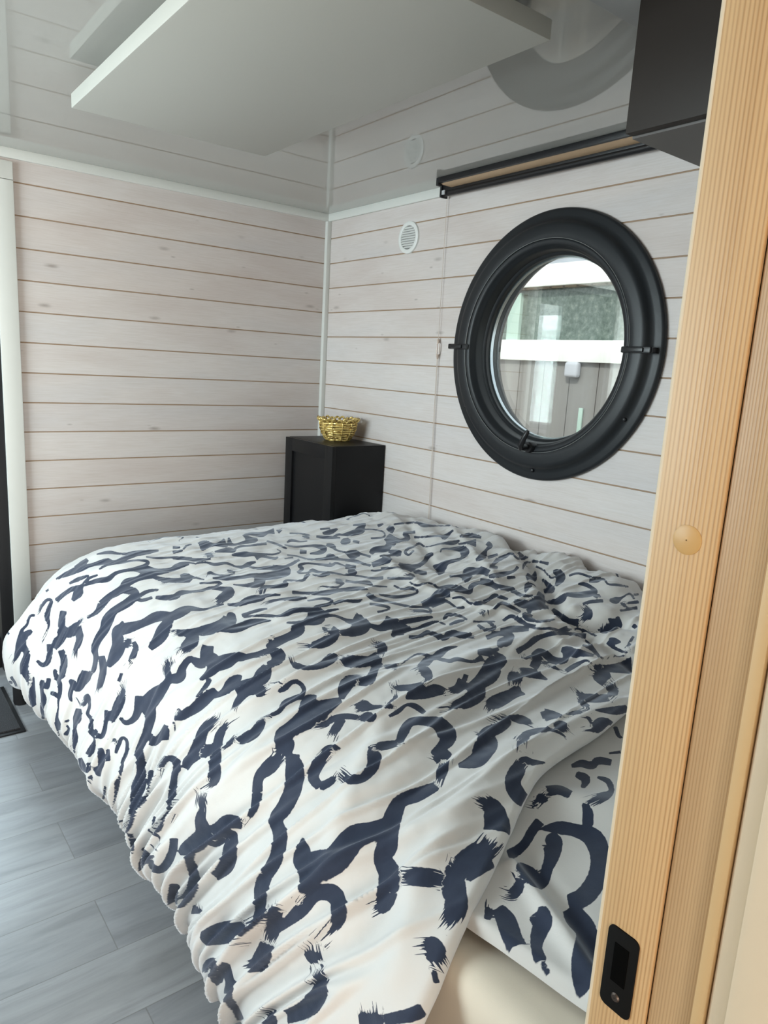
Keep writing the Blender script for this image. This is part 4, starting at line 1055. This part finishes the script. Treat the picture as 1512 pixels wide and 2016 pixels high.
tile(340, 1240, 4, '''
280,118,80 270,200,100 320,265,120 300,330,70 215,395,22; 0,385,70 55,372,74 80,290,50 140,232,36 205,262,72 260,265,60; 340,275,100 430,245,104 500,215,70 560,215,60; b540,220,50 640,200,40 740,180,56
700,185,50 780,165,50 830,205,110 795,260,60 745,275,50; 745,280,60 715,350,112 660,415,95 560,465,120 500,485,60; 320,530,25 400,490,52 470,420,92 515,380,55 545,380,30; b570,500,60 515,560,52 485,630,40; 560,490,22 640,500,32; b650,505,50 700,480,80 750,450,30
c760,420,12 830,415,18 880,432,36; 340,470,50 285,520,80 200,595,85 130,650,62 60,685,52 15,690,40; 295,385,34 262,440,34 185,530,14; 40,620,20 60,655,36; a365,675,40 312,730,85 240,800,75 205,900,85 150,1000,74
a500,690,22 430,740,46 370,830,64 350,930,66 345,1010,66; c205,960,100 335,950,95; a500,830,50 540,860,76 640,815,76 695,740,66 725,710,26; c385,935,22 440,900,36 495,840,34
a680,700,12 760,680,34 840,640,34 880,580,44 960,540,42 1020,510,32 1032,460,32 990,412,32 940,412,32 880,460,44 828,488,20; 1330,548,36 1200,610,116 1085,680,160 960,765,120 865,835,115 885,900,135 850,1005,110; 1135,545,60 1060,560,84 1060,660,130
b1330,545,36 1350,465,90 1400,400,96 1512,395,66; a930,205,34 960,272,52 1060,300,32 1170,278,52 1250,225,76 1305,212,34; a1305,232,60 1400,250,88 1520,250,80; a1095,745,60 1190,740,52 1290,690,42 1400,682,42 1512,705,34; b1340,700,52 1290,770,66 1250,850,66
a1430,625,60 1520,590,90; a1150,1008,50 1215,950,64 1270,932,50 1335,938,8; 940,995,34 1000,1002,34; 20,800,10 8,720,20
''')
tile(700, 1240, 4, '''
0,255,84 100,248,72 190,200,76; c190,205,76 210,130,66 115,110,34; 0,400,64 100,400,72 135,350,62 160,295,52 215,265,34; c200,290,20 340,290,50; a0,625,40 60,595,84 130,610,40 220,600,18; c220,600,34 320,605,46; c240,585,24 310,545,30 310,470,40
a0,700,30 60,690,56 125,680,80 140,650,30; a290,410,36 315,455,44 430,452,44 540,430,44; c530,430,44 575,380,64 530,310,80 465,325,30; 560,300,22 598,338,14; 500,300,44 560,250,64 595,215,32 500,190,16 430,220,12 300,320,10
600,228,34 660,190,56 720,150,34 805,130,8; 640,225,22 740,245,28 800,230,30 920,250,22 1000,215,52; 395,545,16 450,510,76 560,490,92 640,475,84 710,485,40; a700,495,40 800,465,66 855,400,96; 840,375,60 880,390,60
870,470,56 960,425,95 1050,350,140 1090,270,125 1140,235,90 1060,195,40 960,180,30; a655,612,15 740,600,46 860,572,94 960,505,116 1005,450,40; 1130,270,80 1195,245,12; b970,172,16 1100,140,18; 1130,115,60 1200,75,56 1230,50,40 1190,20,22 1100,42,22 1035,62,15
a1030,660,30 1062,595,94 1160,542,96 1250,505,66 1335,505,12; 1275,500,66 1245,440,84; c1245,440,90 1260,370,110 1310,330,66; 1290,330,60 1400,345,66 1512,392,12; 1400,300,64 1430,250,66 1475,220,34; c1460,245,24 1520,275,34
a1060,690,40 1130,700,66 1190,720,74 1130,770,84 1030,820,96 1030,900,165 970,990,120; b1200,690,26 1300,705,66 1420,755,24; a1310,945,100 1320,870,94 1370,812,46 1512,787,28; 262,682,20 340,640,34 400,592,22 470,602,42 545,655,34
a110,930,62 240,910,62 340,890,42; 340,895,50 380,800,72 440,725,62 560,720,66 660,745,105 720,830,135 700,900,90 600,975,34; 140,985,100 165,1010,90; 600,985,44 690,975,70 740,1008,66; 420,55,22 500,50,22 580,20,34 690,80,16 730,32,44 820,45,22; b820,45,22 940,52,36
280,40,20 380,10,56; 1275,182,32 1340,130,28 1410,70,34 1512,35,22; b1420,190,20 1330,228,20 1312,195,38; 1420,190,20 1480,172,42; 1488,640,66 1500,700,44
''')
tile(900, 1260, 4, '''
a1060,210,40 1125,265,120 1180,330,90; c1180,330,90 1235,400,70 1185,460,56; b1200,455,50 1080,460,62 980,440,54 915,370,26; c930,410,22 970,480,36 1030,540,44 960,560,30; 690,592,95 750,590,62 830,600,22; c830,600,22 940,570,30 1040,560,16
1085,552,10 1180,555,44 1260,555,64 1335,540,52; b1200,640,40 1130,660,94 1080,705,70 1010,715,16; 1190,640,32 1240,680,32 1270,750,28 1302,772,12; c975,612,24 1040,620,26 1052,690,14; c740,690,30 820,680,84 890,735,22
a480,810,90 540,750,56 620,710,28 740,705,28 830,745,16 860,785,10; a1060,225,60 1150,222,54; 1150,222,50 1250,222,66 1385,200,125; 540,140,12 620,110,16 680,100,52 760,160,54 850,158,44 860,92,44 950,100,54 1075,122,20
c690,190,30 780,222,22 860,252,30; 850,250,30 930,200,34 1020,160,16 1062,200,12; 1010,0,16 1070,60,18 1112,122,22 1160,150,12 1230,130,10 1370,130,8; 985,40,12 1050,62,22 1092,112,16; 1180,20,22 1260,72,22 1345,102,12; c1340,70,38 1370,10,16
900,995,26 980,972,54 1060,990,54 1110,950,56 1215,965,46; 1195,892,15 1290,882,22; a450,1008,50 525,955,70 590,958,40 695,965,8; 225,850,140 150,945,115 10,990,30; b170,740,30 145,735,20
''')
tile(100, 1480, 4, '''
1060,125,50 1085,70,84 1165,20,76; b1300,0,90 1292,100,94 1280,225,94 1195,300,18; a1190,325,70 1182,390,94 1190,450,66 1180,540,94 1200,625,125 1170,700,155 1065,765,110 1010,800,40; 1230,650,100 1330,610,125 1400,550,115 1512,570,84
1112,760,90 1092,850,74 1122,940,84 1132,1015,84; 1240,705,60 1300,730,44 1360,690,66 1420,655,92 1412,780,112 1380,900,125 1280,990,80; 970,680,66 962,770,68 920,870,72 860,932,60 800,902,56 788,850,30; 720,760,22 755,830,66 720,872,56 695,945,14
745,835,50 815,822,22; a850,200,30 870,110,50 930,52,44 990,92,62 972,200,52 960,300,66; b960,300,66 945,400,56 925,470,30; c930,470,34 885,550,56 835,600,74 800,580,24; 800,580,26 820,500,14; c795,615,26 850,690,30 815,790,14
700,0,70 712,150,74 692,270,112 660,370,76; b660,370,72 640,480,56 600,590,66 555,650,26; 540,520,12 560,590,44; 795,140,42 778,220,32 762,330,22 722,380,50 675,440,22; 590,10,22 562,100,26 542,200,22 522,250,46 512,340,22 482,455,14
430,265,22 420,340,22 398,425,12; 440,410,22 462,455,42; 450,480,22 490,570,22 535,630,16; 625,640,50 642,720,38 642,805,14; 390,10,42 392,100,38 382,195,20; 450,10,26 450,75,30; 230,60,22 250,110,32 218,140,32; b300,85,26 290,160,62 330,228,20
330,120,22 375,185,26; 255,270,16 300,310,22 348,358,12
''')
tile(400, 1460, 3, '''
a460,40,80 455,80,84 390,150,90 330,210,62 320,300,64; b320,300,64 300,400,46 235,490,22; 500,80,50 540,150,112 530,280,104 480,390,95 430,460,84 455,560,84 430,690,84 370,790,84; 370,790,84 342,870,84 335,1008,60; b120,470,60 200,480,50 250,455,24
a785,35,20 740,62,66 680,130,74 650,210,68 690,270,54; b690,270,54 760,230,46 795,180,20; a800,180,64 860,220,64 940,215,54 1000,150,74 1012,75,90; 1005,70,60 975,48,30; b975,45,34 1070,25,36 1185,3,20
a1350,70,50 1420,100,100; c1425,95,100 1410,180,66 1385,260,56; 1385,260,54 1270,312,84 1170,350,84 1130,420,104 1100,520,115 1085,620,125 1060,690,110 1100,780,132 1092,880,124; b1092,880,124 1060,960,110 1000,1000,60
1110,480,84 1000,530,116 890,570,150 780,700,165 670,745,190 620,830,115 600,900,84; 585,565,10 590,640,90 580,700,100 610,750,110; a545,1005,40 640,905,76 740,870,66 795,910,80 795,1008,94; c1165,800,110 1300,800,115 1435,830,104
a1500,700,76 1465,820,116 1465,930,95; a420,965,74 422,1015,74; b75,70,60 65,180,66 35,260,50
''')
tile(200, 1450, 2.16, '''
a405,715,32 402,790,62 380,860,62 368,940,28; b676,740,50 650,785,38 580,820,66; a590,820,90 500,840,94 430,860,62; c732,715,60 735,790,68 705,880,64; b705,880,64 670,960,74 605,990,26; b745,830,20 840,745,62 920,672,52 1000,692,64 1005,780,62 930,870,40
c890,900,76 915,970,60; a915,965,56 930,1070,74 880,1150,84 780,1195,60; a715,1165,54 720,1230,54; 450,1070,20 440,990,28 470,960,34 490,1045,42 522,970,34 545,1040,38 540,1110,38 580,1180,32 605,1240,32; 200,640,22 230,690,38 242,745,12; 245,650,30 235,680,30
310,628,42 300,700,42 312,780,32 290,835,20; 394,595,42 380,660,48 335,712,42; 250,740,22 285,815,22; a1140,1160,104 1150,1240,104
''')
tile(750, 1450, 2.853, '''
a525,345,50 620,400,115 652,520,150 600,620,150 480,705,135 400,785,125; b410,790,110 425,880,115 415,980,135 350,1070,80; 480,795,60 600,722,64 720,665,62 800,612,54 850,530,56 895,475,60
a820,125,30 780,170,84 740,260,92 790,350,84 870,382,52; c870,380,52 930,320,74; 930,310,66 1000,300,54 1065,330,52; 850,150,30 925,148,8; c205,1175,50 280,1180,124 335,1270,104 375,1330,34; a290,1285,34 312,1385,34; 440,1340,60 365,1400,66 310,1480,74 180,1560,84 20,1590,60
570,1105,20 505,1150,62 472,1220,42 455,1285,26; a610,935,50 600,1030,44; 655,960,70 705,1040,112 745,1150,112 810,1260,124 880,1320,130 935,1290,70; 900,1270,80 875,1190,64 885,1110,90 915,1030,100 900,955,50; 840,1010,30 870,1040,60
c690,880,60 740,890,80 775,830,56 745,765,30; 770,720,44 830,770,84 900,820,74 935,740,66 962,660,92 960,590,115 925,570,30; 905,518,20 1000,512,74 1100,530,74 1195,575,115 1232,680,112 1212,800,112 1140,900,112 1050,930,84; 1060,960,90 1090,1010,120 1155,1100,120 1135,1250,130 1132,1380,112 1112,1470,20
1160,510,62 1162,430,62 1140,370,30; a1140,380,44 1220,352,66 1292,312,34 1275,252,34 1215,228,14; 1095,210,34 1150,240,54 1130,290,20
''')

cov = np.zeros((160, 160), bool)
def put(stroke):
    pts, d0, d1 = stroke
    R = resample(pts)
    xy = R[:, :2]; tg = np.gradient(xy, axis=0); tg /= np.linalg.norm(tg, axis=1, keepdims=True) + 1e-9
    nr = np.stack([-tg[:, 1], tg[:, 0]], -1)
    rows = []
    for p, nn_, w in zip(xy, nr, R[:, 2]):
        a = hit(*(p + nn_ * w / 2)); b = hit(*(p - nn_ * w / 2))
        if a is None or b is None or a[0] != b[0]:
            c_ = hit(*p)
            rows.append(None if c_ is None else (c_[0], None, c_[1])); 
        else: rows.append((a[0], a[1], b[1]))
    run = []
    def flush():
        if len(run) >= 3:
            k = run[0][0]
            prints[k].add(np.array([r[1] for r in run]), np.array([r[2] for r in run]), d0, d1)
            for r in run:
                if k == 0:
                    i = int(r[1][0] / 2.6 * 160); j = int((r[1][1] + 3.0) / 3.0 * 160)
                    if 0 <= i < 160 and 0 <= j < 160: cov[i, j] = True
        run.clear()
    for r in rows:
        ok = r is not None and r[1] is not None
        if ok and run and (r[0] != run[-1][0] or np.linalg.norm(r[1] - run[-1][1]) > 0.12 or np.linalg.norm(r[1] - r[2]) > 0.16): ok = False
        if not ok: flush(); continue
        run.append(r)
    flush()
for s_ in STROKES: put(s_)

# the same cloud print carries on where the photograph does not show it
rnd = random.Random(5)
def auto(P, cx, cy, size):
    a0 = rnd.random() * 6.28; n = rnd.choice((3, 4, 5)); lob = rnd.uniform(0.8, 1.4)
    k = 40; pts = []; span = rnd.uniform(3.0, 5.2)
    for i in range(k):
        q = i / (k - 1); a = a0 + span * q
        r = size * (1 + 0.28 * abs(math.sin(n * a * 0.5)) * lob)
        w = size * 0.42 * (0.55 + 0.45 * math.sin(q * 5 + a0)) * min(1, 4 * q + .4, 4 * (1 - q) + .4)
        pts.append((cx + r * math.cos(a) * 1.25, cy + r * math.sin(a), w))
    A = np.array(pts); tg = np.gradient(A[:, :2], axis=0); tg /= np.linalg.norm(tg, axis=1, keepdims=True)
    nr = np.stack([-tg[:, 1], tg[:, 0]], -1)
    P.add(A[:, :2] + nr * A[:, 2:] / 2, A[:, :2] - nr * A[:, 2:] / 2, rnd.choice((0, 1)), rnd.choice((0, 1)))
from_i = lambda i: (i + 0.5) / 160 * 2.6
for gi in range(3, 160, 5):
    for gj in range(3, 160, 5):
        if cov[max(0, gi - 5):gi + 6, max(0, gj - 5):gj + 6].any(): continue
        cx, cy = from_i(gi), (gj + 0.5) / 160 * 3.0 - 3.0
        if not (0 < cx < 2.3 and -2.8 < cy < -0.3): continue
        # only where the camera of the photograph has no view of it is the print left to chance
        auto(prints[0], cx + rnd.uniform(-.02, .02), cy + rnd.uniform(-.02, .02), rnd.uniform(0.028, 0.042))
        cov[max(0, gi - 3):gi + 4, max(0, gj - 3):gj + 4] = True

for o_, P_, u_ in ((cover, prints[0], uv1), (flap, prints[1], uv2)):
    me = o_.data
    a = me.attributes.new('print_d', 'FLOAT', 'POINT'); a.data.foreach_set('value', P_.d.astype(np.float32))
    a = me.attributes.new('print_st', 'FLOAT_VECTOR', 'POINT'); a.data.foreach_set('vector', P_.st.astype(np.float32).ravel())
    a = me.attributes.new('cloth_uv', 'FLOAT_VECTOR', 'POINT'); a.data.foreach_set('vector', np.concatenate([u_, np.zeros((len(u_), 1))], 1).astype(np.float32).ravel())
